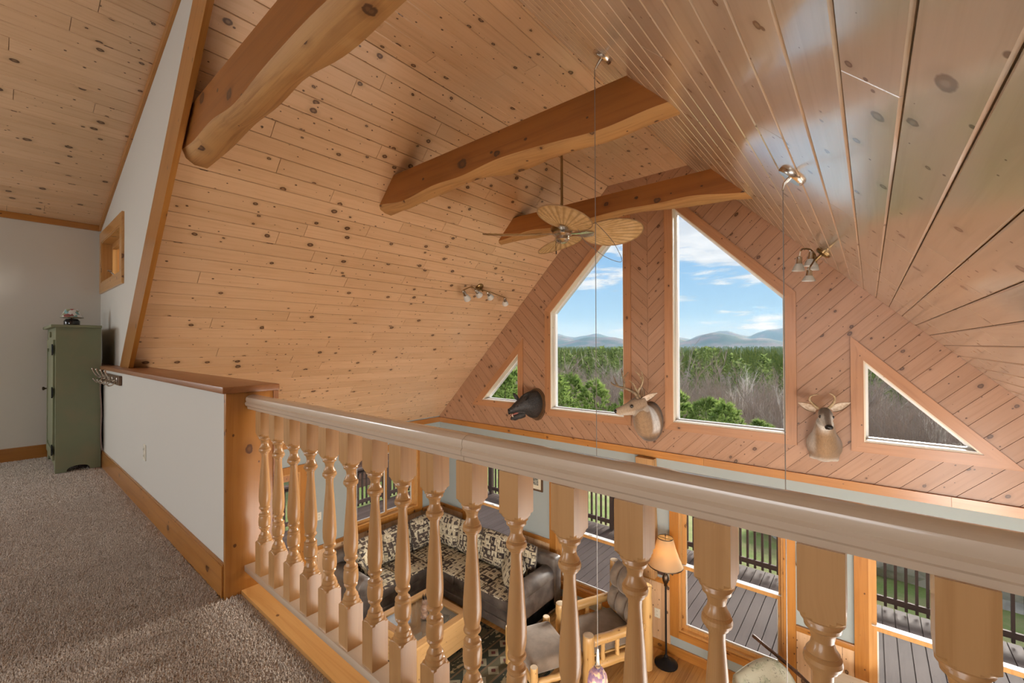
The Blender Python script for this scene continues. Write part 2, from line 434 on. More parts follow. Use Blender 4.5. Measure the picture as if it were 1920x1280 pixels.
# printed lodge fabric: patchwork of pale and dark squares with trees and animals
m, g, b = mat('lodge_patchwork_fabric', (.5, .45, .35), .85, spec=.2)
U, V, _ = g.xyz(uvn(g))
S = 9.5
cx = g.m('MULTIPLY', U, S); cy = g.m('MULTIPLY', V, S)
row = g.m('FLOOR', cy); cx = g.m('ADD', cx, g.m('MULTIPLY', g.m('FRACT', g.m('MULTIPLY', row, .37)), 1.0))
colm = g.m('FLOOR', cx); px = g.m('SUBTRACT', g.m('FRACT', cx), .5); py = g.m('SUBTRACT', g.m('FRACT', cy), .5)
rn = g.n('ShaderNodeTexWhiteNoise', {'noise_dimensions': '2D'}, Vector=g.vec(colm, row)); ra, rb, rc = g.xyz(rn.outputs['Color'])
def ell(x0, y0, rx, ry):
    a = g.m('DIVIDE', g.m('SUBTRACT', px, x0), rx); c = g.m('DIVIDE', g.m('SUBTRACT', py, y0), ry)
    return g.m('LESS_THAN', g.m('ADD', g.m('MULTIPLY', a, a), g.m('MULTIPLY', c, c)), 1.0)
def rect(x0, x1, y0, y1):
    return g.m('MULTIPLY', g.m('MULTIPLY', g.m('GREATER_THAN', px, x0), g.m('LESS_THAN', px, x1)), g.m('MULTIPLY', g.m('GREATER_THAN', py, y0), g.m('LESS_THAN', py, y1)))
def union(*a):
    r = a[0]
    for q in a[1:]: r = g.m('MAXIMUM', r, q)
    return r
zig = g.m('MULTIPLY', g.m('PINGPONG', g.m('MULTIPLY', py, 5.0), .5), .16)
tree_ = union(g.m('MULTIPLY', g.m('LESS_THAN', g.m('ABSOLUTE', px), g.m('ADD', g.m('MULTIPLY', g.m('SUBTRACT', .40, py), .32), g.m('SUBTRACT', zig, .04))), g.m('MULTIPLY', g.m('GREATER_THAN', py, -.32), g.m('LESS_THAN', py, .42))), rect(-.04, .04, -.42, -.3))
deer_ = union(ell(.03, -.02, .22, .11), rect(-.16, -.11, -.4, 0), rect(-.06, -.02, -.38, 0), rect(.12, .16, -.4, 0), rect(.2, .235, -.38, 0), rect(-.24, -.15, -.05, .25), ell(-.25, .25, .10, .06), rect(-.2, -.17, .25, .42), rect(-.3, -.14, .37, .41))
bear_ = union(ell(.03, .0, .28, .17), ell(-.26, -.02, .11, .10), rect(-.18, -.08, -.32, 0), rect(.14, .25, -.32, 0))
cab_ = union(rect(-.28, .28, -.35, .05), g.m('MULTIPLY', g.m('LESS_THAN', g.m('ABSOLUTE', px), g.m('SUBTRACT', .42, py)), rect(-.4, .4, .05, .38)))
mot = g.mix(g.m('GREATER_THAN', rb, .28), tree_, deer_)
mot = g.mix(g.m('GREATER_THAN', rb, .56), mot, bear_)
mot = g.mix(g.m('GREATER_THAN', rb, .8), mot, cab_)
darkbg = g.m('GREATER_THAN', ra, .60)
pale = g.mix(rc, (.52, .45, .31), (.62, .57, .43)); dk = g.mix(rc, (.045, .035, .035), (.11, .085, .07))
bgc = g.mix(darkbg, pale, dk); fgc = g.mix(darkbg, dk, pale)
col = g.mix(g.m('MULTIPLY', mot, g.mix(darkbg, .95, .8)), bgc, fgc)
edge = g.m('MAXIMUM', g.m('GREATER_THAN', g.m('ABSOLUTE', px), .475), g.m('GREATER_THAN', g.m('ABSOLUTE', py), .47))
col = g.mix(g.m('MULTIPLY', edge, .7), col, (.10, .08, .07))
g.put(b.inputs['Base Color'], col); bump(g, b, g.noise(uvn(g), 700, 2), .25, .002); LODGE = m

# rug: bands of diamonds, zigzags and animal blots
m, g, b = mat('lodge_rug', (.2, .15, .1), .95, spec=.1)
U, V, _ = g.xyz(uvn(g))
band = g.m('FLOOR', g.m('DIVIDE', V, .20)); bf = g.m('FRACT', g.m('DIVIDE', V, .20))
rn = g.n('ShaderNodeTexWhiteNoise', {'noise_dimensions': '1D'}, W=band); ra, rb, rc = g.xyz(rn.outputs['Color'])
base = g.mix(g.m('GREATER_THAN', ra, .3), (.035, .04, .03), (.25, .18, .095))
base = g.mix(g.m('GREATER_THAN', ra, .55), base, (.085, .075, .045)); base = g.mix(g.m('GREATER_THAN', ra, .8), base, (.085, .035, .03))
dx = g.m('ABSOLUTE', g.m('SUBTRACT', g.m('FRACT', g.m('DIVIDE', U, .22)), .5)); dy = g.m('ABSOLUTE', g.m('SUBTRACT', bf, .5))
dia = g.m('LESS_THAN', g.m('ADD', dx, g.m('MULTIPLY', dy, .9)), .40); dia2 = g.m('LESS_THAN', g.m('ADD', dx, g.m('MULTIPLY', dy, .9)), .16)
isd = g.m('LESS_THAN', rb, .45)
blot = g.m('MULTIPLY', g.ss(g.noise(g.vec(g.m('MULTIPLY', U, 5.0), g.m('MULTIPLY', V, 8.0)), 1.3, 4, .6), .52, .56), g.m('LESS_THAN', dy, .36))
dark_ = g.mix(g.m('GREATER_THAN', ra, .3), (.28, .23, .14), (.015, .02, .022))
col = g.mix(g.m('MULTIPLY', g.m('SUBTRACT', 1.0, isd), blot), base, dark_)
dcol = g.mix(dia2, (.22, .20, .14), (.10, .035, .03))
col = g.mix(g.m('MULTIPLY', isd, dia), col, dcol)
col = g.mix(g.m('GREATER_THAN', dy, .455), col, (.24, .15, .08)); col = g.mix(g.m('GREATER_THAN', dy, .48), col, (.03, .03, .03))
g.put(b.inputs['Base Color'], col); bump(g, b, g.noise(uvn(g), 500, 2), .4, .003); RUG = m

# floral chair fabric
m, g, b = mat('faded_botanical_fabric', (.42, .42, .34), .9, spec=.15)
o = objc(g); v = g.noise(o, 26, 5, .7, dist=2.5); v2 = g.noise(o, 11, 2)
col = g.mix(g.m('MULTIPLY', g.ss(v, .56, .62), g.ss(v2, .4, .55)), (.43, .42, .33), (.10, .10, .09))
col = g.mix(g.m('MULTIPLY', g.ss(v2, .5, .7), .45), col, (.20, .24, .15))
g.put(b.inputs['Base Color'], col); FLORAL = m

# lampshade
m, g, b = mat('cream_lampshade', (.80, .68, .47), .8, spec=.2)
tr = g.n('ShaderNodeBsdfTranslucent', None, Color=(.86, .62, .30, 1))
mx = g.n('ShaderNodeMixShader', None, _0=.62, _1=b.outputs[0], _2=tr.outputs[0]); g.L.new(mx.outputs[0], g.N['Material Output'].inputs[0]); SHADE = m
BULB, _, _ = mat('lit_bulb', (1, .9, .7), .3, emit=(1, .72, .38), estr=18)

# fur etc. driven by a colour attribute holding the coat's markings
m, g, b = mat('coat_fur', (.3, .2, .1), .85, spec=.15, sheen=.25)
ca = g.n('ShaderNodeVertexColor', {'layer_name': 'coat'}).outputs[0]
n = g.noise(g.n('ShaderNodeVectorMath', {'operation': 'MULTIPLY'}, _0=objc(g), _1=(1, 1, .35)).outputs[0], 110, 3)
g.put(b.inputs['Base Color'], g.mix(g.m('MULTIPLY', g.ss(n, .3, .75), .55), ca, g.mix(.5, ca, (.02, .015, .01)))); bump(g, b, n, .35, .006); FUR = m
def noisy(name, a, c, s=20, rough=.6, bs=.3, **kw):
    m, g, b = mat(name, a, rough, **kw); o = objc(g); n = g.noise(o, s, 4)
    g.put(b.inputs['Base Color'], g.mix(g.ss(n, .35, .7), a, c)); bump(g, b, n, bs, .004); return m
EAR = noisy('deer_ear_inner', (.52, .40, .29), (.70, .60, .50), 40, .9)
EARB = noisy('deer_ear_outer', (.20, .13, .075), (.31, .21, .13), 60, .9)
ANTL = noisy('antler', (.30, .21, .12), (.14, .09, .05), 30, .5)
HORN = noisy('pale_antler', (.50, .38, .23), (.30, .20, .10), 30, .5)
NOSE, _, _ = mat('black_nose', (.012, .011, .011), .25)
EYE, _, _ = mat('glass_eye', (.01, .007, .005), .05, coat=1)
BOARF = noisy('boar_bristle', (.012, .011, .011), (.045, .038, .033), 60, .55, .8)
BOARE = noisy('boar_ear', (.010, .009, .009), (.03, .026, .024), 50, .7)
MOUTH, _, _ = mat('mouth_pink', (.30, .10, .08), .5)
IVORY, _, _ = mat('tusk_ivory', (.72, .64, .48), .35)
PLAQ = wood('dark_plaque', (.13, .065, .028), (.07, .03, .012), 0, .35, .3)

# palm fan blades
m, g, b = mat('woven_palm_leaf', (.62, .43, .22), .7, spec=.2)
U, V, _ = g.xyz(uvn(g)); n = g.noise(g.vec(g.m('MULTIPLY', U, 3.0), g.m('MULTIPLY', V, 3.0)), 4, 3)
col = g.mix(g.ss(n, .35, .7), (.72, .53, .29), (.58, .39, .18))
ang_ = g.m('ARCTAN2', V, g.m('SUBTRACT', U, .12)); col = g.mix(g.m('MULTIPLY', g.ss(g.m('SINE', g.m('MULTIPLY', ang_, 58.0)), -.2, .9), .55), col, (.26, .15, .06))
tr = g.n('ShaderNodeBsdfTranslucent', None, Color=(.7, .5, .25, 1)); g.put(b.inputs['Base Color'], col)
mx = g.n('ShaderNodeMixShader', None, _0=.25, _1=b.outputs[0], _2=tr.outputs[0]); g.L.new(mx.outputs[0], g.N['Material Output'].inputs[0]); PALM = m
RATTAN, _, _ = mat('rattan_rim', (.36, .22, .10), .5)

# outdoors
def leafy(name, a, c, tl=.35):
    m, g, b = mat(name, a, .8, spec=.15); o = objc(g)
    n = g.noise(o, 1.6, 3); rnd = g.n('ShaderNodeObjectInfo').outputs['Random']
    col = g.mix(g.ss(n, .3, .7), a, c); col = g.mix(g.m('MULTIPLY', rnd, .35), col, [x*.7 for x in a])
    g.put(b.inputs['Base Color'], col)
    tr = g.n('ShaderNodeBsdfTranslucent', None, Color=col)
    mx = g.n('ShaderNodeMixShader', None, _0=tl, _1=b.outputs[0], _2=tr.outputs[0]); g.L.new(mx.outputs[0], g.N['Material Output'].inputs[0]); return m
NEEDLE = leafy('dark_conifer_needles', (.15, .22, .08), (.27, .34, .115), .5)
NEEDLE2 = leafy('young_pine_needles', (.21, .32, .085), (.36, .45, .14), .55)
FARF = leafy('far_forest_crowns', (.17, .24, .08), (.38, .42, .12), .3)
TWIG = noisy('bare_grey_branches', (.38, .325, .28), (.52, .44, .38), 2, .9, 0)
TWIG2 = noisy('reddish_bare_twigs', (.37, .295, .245), (.46, .375, .32), 2, .9, 0)
BIRCH = noisy('pale_birch_bark', (.85, .81, .75), (.68, .62, .56), 3, .8, 0)
TRUNK = noisy('conifer_trunk', (.10, .075, .06), (.17, .13, .10), 4, .9, 0)
m, g, b = mat('spring_lawn', (.15, .2, .06), .95, spec=.1)
o = objc(g); n = g.noise(o, .9, 5, .7); n2 = g.noise(o, 25, 3)
col = g.mix(g.ss(n, .35, .7), (.18, .25, .075), (.33, .30, .16)); col = g.mix(g.m('MULTIPLY', g.ss(n2, .4, .7), .45), col, (.26, .33, .11))
g.put(b.inputs['Base Color'], col); bump(g, b, n2, .5, .03); LAWN = m
GROUND = noisy('leaf_litter_ground', (.17, .13, .085), (.20, .19, .09), .3, .95, 0)
ROCK = noisy('grey_ledge_rock', (.52, .50, .46), (.26, .26, .23), 3, .9, .6)
m, g, b = mat('forested_mountain', (.10, .13, .09), .95, spec=.05)
o = objc(g); n = g.noise(o, .006, 5, .6); g.put(b.inputs['Base Color'], g.mix(g.ss(n, .4, .65), (.10, .15, .12), (.26, .20, .19))); MOUNT = m
BROWNS = noisy('brown_shed_siding', (.16, .075, .055), (.12, .055, .04), 3, .8, 0)
PAPER, _, _ = mat('cream_mat_board', (.72, .66, .5), .8)
m, g, b = mat('landscape_print', (.2, .2, .2), .6)
o = objc(g); X, Y, Z = g.xyz(o); n = g.noise(o, 30, 4)
g.put(b.inputs['Base Color'], g.mix(g.ss(n, .45, .6), (.36, .36, .30), (.06, .07, .07))); PRINT = m
# ------------------------------------------------------------------ the setting
GY = 5.5            # inner face of the gable wall
CX = -2.245         # its middle
LOW = -2.70         # lower floor
FLAT = 3.424
def st(o): o['kind'] = 'structure'; return o
PW = .132           # plank width
plank_count = [0]
def plank(parent, O, U, V, N, u0, u1, v0, v1, material, t=.014, ch=.0042, gap=.0013, name='plank'):
    """one v-grooved board: U along, V across, N towards the room; face on the plane"""
    u0 += .0008; u1 -= .0008; v0 += gap; v1 -= gap
    def P(u, v, n): return O+U*u+V*v+N*n
    vs = [P(u, v, -t) for u, v in ((u0, v0), (u1, v0), (u1, v1), (u0, v1))]
    vs += [P(u, v, -ch) for u, v in ((u0, v0), (u1, v0), (u1, v1), (u0, v1))]
    e = ch*.35
    vs += [P(u, v, 0) for u, v in ((u0+e, v0+ch), (u1-e, v0+ch), (u1-e, v1-ch), (u0+e, v1-ch))]
    fs = [(3, 2, 1, 0), (8, 9, 10, 11)]
    for i in range(4):
        j = (i+1) % 4; fs += [(i, j, 4+j, 4+i), (4+i, 4+j, 8+j, 8+i)]
    b = MB(); b.add(vs, fs)
    return b.build(name, material, parent, grain=U, recalc=True)
def plank_field(parent, O, U, V, N, u0, u1, width, material, seed, lens=(.9, 2.6), start=0.0, w=PW, **kw):
    rng = random.Random(seed); v = start; prev = []
    while v < width-1e-4:
        v1 = min(v+w, width)
        cuts = [u0]; u = u0-rng.uniform(0, lens[1])
        while True:
            u += rng.uniform(*lens)
            if u >= u1-.25: break
            if u > u0+.25 and all(abs(u-q) > .12 for q in prev): cuts.append(u)
        cuts.append(u1); prev = cuts[1:-1]
        for a, b_ in zip(cuts, cuts[1:]): plank(parent, O, U, V, N, a, b_, v, v1, material, **kw)
        v = v1
s2 = math.sqrt(.5)
# great room: left slope
b = MB(); EX = -6.38
def slab(b, p0, p1, y0, y1, n, t):
    """a sloping slab: face line p0-p1 in XZ, thickness t against n, from y0 to y1"""
    q = [p0, p1, (p1[0]-n[0]*t, p1[1]-n[1]*t), (p0[0]-n[0]*t, p0[1]-n[1]*t)]
    b.prism(q, y0, y1, XZ)
NL = (s2, -s2); NR = (-s2, -s2)
def face_off(p, n, d): return (p[0]-n[0]*d, p[1]-n[1]*d)
b = MB(); slab(b, face_off((EX-.35, EX-.35+6.23), NL, .014), face_off((-2.80, 3.43), NL, .014), .80, GY+.4, NL, .18)
ceil_l = st(b.build('ceiling_left_slope', GROOVE)); tag(ceil_l, 'knotty pine plank ceiling of the left roof slope')
LW = (-2.806-EX)/s2
plank_field(ceil_l, Vector((-2.806, 0, FLAT)), Vector((0, 1, 0)), Vector((-s2, 0, -s2)), Vector((s2, 0, -s2)), .80, GY, LW, PINE, 11, lens=(.7, 2.3))
# flat strip under the ridge
b = MB(); b.box((-2.83, .80, FLAT+.014), (-1.70, GY+.2, FLAT+.2)); ceil_f = st(b.build('ceiling_flat_strip', GROOVE))
tag(ceil_f, 'narrow flat strip of pine planks along the ridge')
plank_field(ceil_f, Vector((-2.806, 0, FLAT)), Vector((0, 1, 0)), Vector((1, 0, 0)), Vector((0, 0, -1)), .80, GY, 1.082, PINE, 12, lens=(.7, 2.3))
# right slope (runs on above the loft)
b = MB(); slab(b, face_off((-2.316, 4.016), NR, .014), face_off((2.2, -.5), NR, .014), -4.6, .80, NR, .18)
slab(b, face_off((-1.70, 3.40), NR, .014), face_off((2.2, -.5), NR, .014), .80, GY+.4, NR, .18)
ceil_r = st(b.build('ceiling_right_slope', GROOVE)); tag(ceil_r, 'pale varnished pine plank ceiling of the right roof slope, greyed for sky sheen')
plank_field(ceil_r, Vector((-1.724, 0, FLAT)), Vector((0, 1, 0)), Vector((s2, 0, -s2)), Vector((-s2, 0, -s2)), -.9, GY, 3.574/s2, PINE_R, 13, lens=(1.1, 3.2), ch=.0048, gap=.0016)
# dormer ceiling over the loft
dz = .30; dl = math.hypot(1, dz); Vd = Vector((1/dl, 0, dz/dl)); Nd = Vector((dz/dl, 0, -1/dl))
b = MB(); slab(b, (-7.2-Nd.x*.014, 2.62-.23*dz-Nd.z*.014), (-2.316-Nd.x*.014, 4.016-Nd.z*.014), -4.6, .80, (Nd.x, Nd.z), .18)
ceil_d = st(b.build('ceiling_dormer', GROOVE)); tag(ceil_d, 'pine plank ceiling of the dormer above the green cupboard')
plank_field(ceil_d, Vector((-6.97, 0, 2.62)), Vector((0, 1, 0)), Vd, Nd, -1.4, .80, 4.0*dl, PINE, 14, lens=(.6, 2.2))

# loft floor and its enclosing walls
b = MB(); b.box((-7.1, -4.6, -.28), (1.95, .80, -.006)); floor_ = st(b.build('floor', CARPET)); tag(floor_, 'beige carpet of the loft floor')
b = MB(); b.box((-2.5, .78, -.28), (1.95, .93, .012)); eb = st(b.build('trim_1', AMBER_L, grain=(1, 0, 0))); tag(eb, 'pine nosing board along the carpet edge under the balusters')
b = MB(); b.box((-7.12, -4.6, -.3), (-6.97, .95, 2.75)); st(tag(b.build('wall_left', WALLP), 'white end wall behind the green cupboard'))
b = MB(); b.box((-7.2, -4.72, -2.9), (2.1, -4.6, 4.2)); st(tag(b.build('wall_rear', WALLP), 'rear wall behind the loft'))
b = MB(); b.box((1.7, -4.6, -.2), (1.85, .8, .25)); st(tag(b.build('wall_knee', WALLP), 'low knee wall under the right slope'))
# half wall, cap, end board
b = MB(); b.box((-6.97, .72, -.3), (-2.39, .92, .975)); hw = st(tag(b.build('wall_half', WALLP), 'white half wall at the loft edge'))
b = MB(); b.rbox((-6.97, .69, .975), (-2.335, .945, 1.008), .006, 2); st(tag(b.build('trim_2', CAPW, grain=(1, 0, 0), smooth=40), 'brown wooden cap along the half wall'))
b = MB(); b.rbox((-2.392, .712, -.25), (-2.365, .925, .975), .003, 2); st(tag(b.build('trim_3', AMBER, grain=(0, 0, 1), smooth=40), 'knotty amber board on the end of the half wall'))
b = MB(); b.box((-2.392, .925, -.25), (-2.362, .95, .972)); st(tag(b.build('trim_4', CAPW, grain=(0, 0, 1)), 'narrow brown strip behind the end board'))
b = MB(); b.rbox((-6.97, .704, -.005), (-2.392, .72, .148), .004, 2); b.rbox((-6.97, .708, .148), (-2.392, .72, .156), .003, 2); st(tag(b.build('baseboard_half_wall', AMBER, grain=(1, 0, 0), smooth=40), 'amber baseboard of the half wall'))
b = MB(); b.rbox((-6.97, -4.6, -.005), (-6.952, .72, .135), .004, 2); st(tag(b.build('baseboard_left', AMBER, grain=(0, 1, 0), smooth=40), 'amber baseboard of the end wall'))
b = MB(); b.box((-6.97, -4.6, 2.555), (-6.95, .80, 2.622)); st(tag(b.build('trim_5', AMBER, grain=(0, 1, 0)), 'amber strip where the end wall meets the dormer ceiling'))
# cheek wall of the dormer, with its little window
cheek = [(-6.97, 1.0), (-5.26, 1.0), (-2.836, 3.424), (-2.836, 3.86), (-6.97, 2.62)]
SW = [(-6.80, 1.93), (-5.68, 1.93), (-5.68, 2.40), (-6.80, 2.40)]
b = MB()
for p in subtract(ccw(cheek), SW): b.prism(p, .815, .95, XZ)
st(tag(b.build('wall_cheek', WALLP), 'grey-white cheek wall of the dormer above the half wall'))
b = MB(); b.prism([(-2.806, 3.424), (-1.724, 3.424), (-2.316, 4.05), (-2.806, 3.9)], .80, .95, XZ); st(tag(b.build('wall_over_beam', WALLP), 'wall strip above the first beam'))
def strip(c0, c1, z0, z1, y0, y1):       # board between the lines Z-X=c0 and Z-X=c1
    b = MB(); b.prism([(z0-c0, z0), (z1-c0, z1), (z1-c1, z1), (z0-c1, z0)], y0, y1, XZ); return b
st(tag(strip(6.135, 6.43, 1.008, 3.6, .783, .817).build('trim_6', AMBER, grain=(1, 0, 1)), 'broad amber board along the sloping edge of the cheek wall'))
st(tag(strip(6.437, 6.60, 1.008, 3.6, .790, .817).build('trim_7', AMBER, grain=(1, 0, 1)), 'narrow amber strip beside the broad sloping board'))
b = MB(); b.prism([(-6.97, 2.56), (-2.9, 3.78), (-2.9, 3.85), (-6.97, 2.63)], .795, .817, XZ); st(tag(b.build('trim_8', AMBER, grain=(1, 0, .3)), 'amber strip where the cheek wall meets the dormer ceiling'))

def window_obj(n, label): return thing('window_%d' % n, label, None, kind='structure')
# little casement
wn = window_obj(1, 'small amber casement window high in the cheek wall')
b = MB(); b.ring_prism(offset(SW, .115), SW, .795, .817, XZ); b.build('casing', AMBER_L, wn, grain=(1, 0, 0))
b = MB(); b.ring_prism(SW, offset(SW, -.014), .80, .95, XZ); b.build('jamb', AMBER_L, wn, grain=(0, 0, 1))
b = MB(); b.ring_prism(offset(SW, -.014), offset(SW, -.07), .885, .925, XZ); b.build('sash', AMBER_L, wn, grain=(0, 0, 1))
b = MB(); b.prism(offset(SW, -.06), .903, .909, XZ); b.build('pane', GLASS, wn)
b = MB(); b.rbox((-6.35, .845, 1.945), (-6.22, .885, 1.965), .006, 2); b.tube([(-6.28, .85, 1.965), (-6.30, .82, 2.0), (-6.40, .815, 2.03)], .007, 6); b.tube([(-6.40, .80, 2.03), (-6.40, .83, 2.03)], .011, 6)
b.build('crank_handle', NICKEL, wn, smooth=40)

# ------------------------------------------------------------------ gable wall
WL = [(-3.785, .215), (-2.575, .215), (-2.575, 2.93), (-3.785, 1.70)]
WR = [(-1.915, .225), (-.705, .225), (-.705, 1.72), (-1.915, 2.95)]
TL = [(-5.24, .25), (-4.425, .25), (-4.425, 1.065)]
TR = [(-.05, .235), (.755, .235), (-.05, 1.04)]
UPW = [WL, WR, TL, TR]
gab = [(EX-.1, -.2), (1.95, -.2), (1.95, -.25+.0001), (1.95, -.2), (-1.70, 3.45), (-2.83, 3.45), (EX-.1, -.2)]
gab = [(EX, -.21), (1.85, -.21), (1.85, -.15), (-1.724, 3.424), (-2.806, 3.424), (EX, -.15)]
b = MB()
for p in subtract_all([ccw(offset(gab, .12))], UPW): b.prism(p, GY+.012, GY+.16, XZ)
wg = st(tag(b.build('wall_gable', GROOVE), 'gable wall of diagonal knotty pine boards around the tall windows'))
def gable_boards(side):
    d = (s2, -s2) if side < 0 else (s2, s2); c = (s2, s2) if side < 0 else (-s2, s2)    # along, across
    ts = [x*c[0]+z*c[1] for x, z in gab]; t = math.floor(min(ts)/PW)*PW
    while t < max(ts):
        p = clip(ccw(gab), c[0], c[1], -(t+.0018)); p = clip(p, c[0], c[1], -(t+PW-.0018), -1) if p else []
        if p: p = clip(p, -side*-1.0, 0, side*-1.0*(CX+side*.0012)) if False else clip(p, side*1.0, 0, -side*(CX+side*.0012))
        if p:
            pcs = subtract_all([p], [offset(q, .03) for q in UPW]); pcs = [q for q in pcs if abs(area2(q)) > 2e-4]
            rng = []
            for q in pcs:
                s_ = [x*d[0]+z*d[1] for x, z in q]; rng.append([min(s_), max(s_), [q]])
            rng.sort(key=lambda r: r[0]); grp = []
            for r in rng:
                if grp and r[0] < grp[-1][1]+.001: grp[-1][1] = max(grp[-1][1], r[1]); grp[-1][2] += r[2]
                else: grp.append(r)
            for r in grp:
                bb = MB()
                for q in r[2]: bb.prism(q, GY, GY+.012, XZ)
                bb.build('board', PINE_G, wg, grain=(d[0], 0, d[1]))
        t += PW
gable_boards(-1); gable_boards(1)
def picture_window(n, poly, label, cw=.1):
    wn = window_obj(n, label)
    E = ccw(poly); O = offset(E, cw)
    for i in range(len(E)):       # one casing board per side
        j = (i+1) % len(E); q = [E[i], E[j], O[j], O[i]]
        # mitre joint kept a hair open
        bb = MB(); bb.prism(q, GY-.022, GY+.0, XZ); bb.build('casing_board', CASE, wn, grain=(E[j][0]-E[i][0], 0, E[j][1]-E[i][1]))
    bb = MB(); bb.ring_prism(E, offset(E, -.012), GY-.012, GY+.16, XZ); bb.build('jamb', JAMB, wn, grain=(0, 0, 1))
    bb = MB(); bb.ring_prism(offset(E, -.012), offset(E, -.034), GY+.085, GY+.14, XZ); bb.build('sash', WHITEP, wn)
    z0 = min(q[1] for q in E); xs = [q[0] for q in E if abs(q[1]-z0) < .02]
    bb = MB(); bb.box((min(xs)+.014, GY-.005, z0+.012), (max(xs)-.014, GY+.085, z0+.022)); bb.build('sill', WHITEP, wn)
    bb = MB(); bb.prism(offset(E, -.028), GY+.11, GY+.116, XZ); bb.build('pane', GLASS, wn)
picture_window(2, TL, 'small triangular window at the left foot of the gable')
picture_window(3, WL, 'tall window with raked head left of the middle board panel')
picture_window(4, WR, 'tall window with raked head right of the middle board panel')
picture_window(5, TR, 'small triangular window at the right foot of the gable')
# belly band
for k, (x0, x1) in enumerate(((EX, -3.9), (-3.9, -1.55), (-1.55, .55), (.55, 1.85))):
    b = MB(); b.box((x0+.001, GY-.024, -.258), (x1-.001, GY+.0, -.168)); st(tag(b.build('trim_%d' % (9+k), AMBER, grain=(1, 0, 0)), 'length of amber band board at the foot of the gable boards'))
b = MB(); b.box((EX, .95, -.258), (EX+.022, GY-.024, -.165)); st(tag(b.build('trim_13', AMBER, grain=(0, 1, 0)), 'amber band board along the top of the left wall'))

# lower walls
def rect(x0, x1, z0, z1): return [(x0, z0), (x1, z0), (x1, z1), (x0, z1)]
LOWIN = [rect(-5.62, -4.48, -2.37, -.70), rect(-3.70, -2.58, -2.37, -.70), rect(-1.86, -.74, -2.37, -.70), rect(-.03, 1.09, -2.37, -.70)]
b = MB()
for p in subtract_all([rect(EX-.15, 2.0, LOW-.2, -.205)], LOWIN): b.prism(p, GY, GY+.16, XZ)
wgl = st(tag(b.build('wall_gable_lower', WALLB), 'blue-grey lower wall below the gable'))
def YZ(p, q, t): return (t, p, q)
LWIN = [rect(3.72, 4.97, -1.72, -.60), rect(2.0, 2.86, -2.62, -.62)]
b = MB()
for p in subtract_all([rect(.6, GY+.16, LOW-.2, -.12)], LWIN): b.prism(p, EX-.15, EX, YZ)
wll = st(tag(b.build('wall_left_lower', WALLB), 'blue-grey left wall of the room below'))
b = MB(); b.box((1.85, .6, LOW-.2), (2.0, GY+.16, .0)); st(tag(b.build('wall_right_lower', WALLB), 'right wall of the room below'))
b = MB(); b.box((EX-.15, -4.6, LOW-.2), (EX, .6, -.28)); b.box((1.85, -4.6, LOW-.2), (2, .6, -.28)); st(tag(b.build('wall_under_loft', WALLB), 'walls under the loft'))
b = MB(); b.box((EX-.15, -4.6, LOW-.2), (2.0, GY+.16, LOW-.013)); fl = st(tag(b.build('floor_lower', OAK, grain=(0, 1, 0)), 'golden oak board floor of the room below'))
rng_ = random.Random(5); x = -5.0; shared = {}
while x < 1.8:
    cut = rng_.uniform(2.6, 4.9)
    for y0, y1 in ((2.2, cut), (cut, GY)):
        plank(fl, Vector((0, 0, LOW)), Vector((0, 1, 0)), Vector((1, 0, 0)), Vector((0, 0, 1)), y0, y1, x, x+.095, OAK, t=.013, ch=.0015, gap=.0006, name='floor_board')
    x += .095
# chair rail, wainscot and baseboards between the lower windows
n_ = 14
gaps = [(EX, -5.73), (-4.37, -3.81), (-2.47, -1.97), (-.63, -.14), (1.2, 1.85)]
for x0, x1 in gaps:
    b = MB(); b.rbox((x0, GY-.03, -1.845), (x1, GY, -1.785), .006, 2); st(tag(b.build('trim_%d' % n_, AMBER, grain=(1, 0, 0), smooth=40), 'short amber chair rail between lower windows')); n_ += 1
    x = x0
    while x < x1-.01:
        xe = min(x+.13, x1)
        plank(wgl, Vector((0, GY-.012, 0)), Vector((0, 0, 1)), Vector((1, 0, 0)), Vector((0, -1, 0)), LOW+.1, -1.845, x, xe, PINE, t=.012, ch=.003, name='wainscot_board'); x = xe
b = MB(); b.rbox((EX, GY-.02, LOW), (1.85, GY, LOW+.12), .004, 2); st(tag(b.build('baseboard_gable', AMBER, grain=(1, 0, 0)), 'amber baseboard below the lower windows'))
for y0, y1 in ((.95, 1.88), (2.98, 3.61), (5.08, GY-.03)):
    b = MB(); b.rbox((EX, y0, -1.845), (EX+.03, y1, -1.785), .006, 2); st(tag(b.build('trim_%d' % n_, AMBER, grain=(0, 1, 0), smooth=40), 'short amber chair rail on the left wall')); n_ += 1
y = 2.98
while y < GY-.02:
    ye = min(y+.13, GY-.012); zt = -1.845 if not 3.6 < y < 5.0 else -1.83
    plank(wll, Vector((EX+.012, 0, 0)), Vector((0, 0, 1)), Vector((0, 1, 0)), Vector((1, 0, 0)), LOW+.1, zt, y, ye, PINE, t=.012, ch=.003, name='wainscot_board'); y = ye

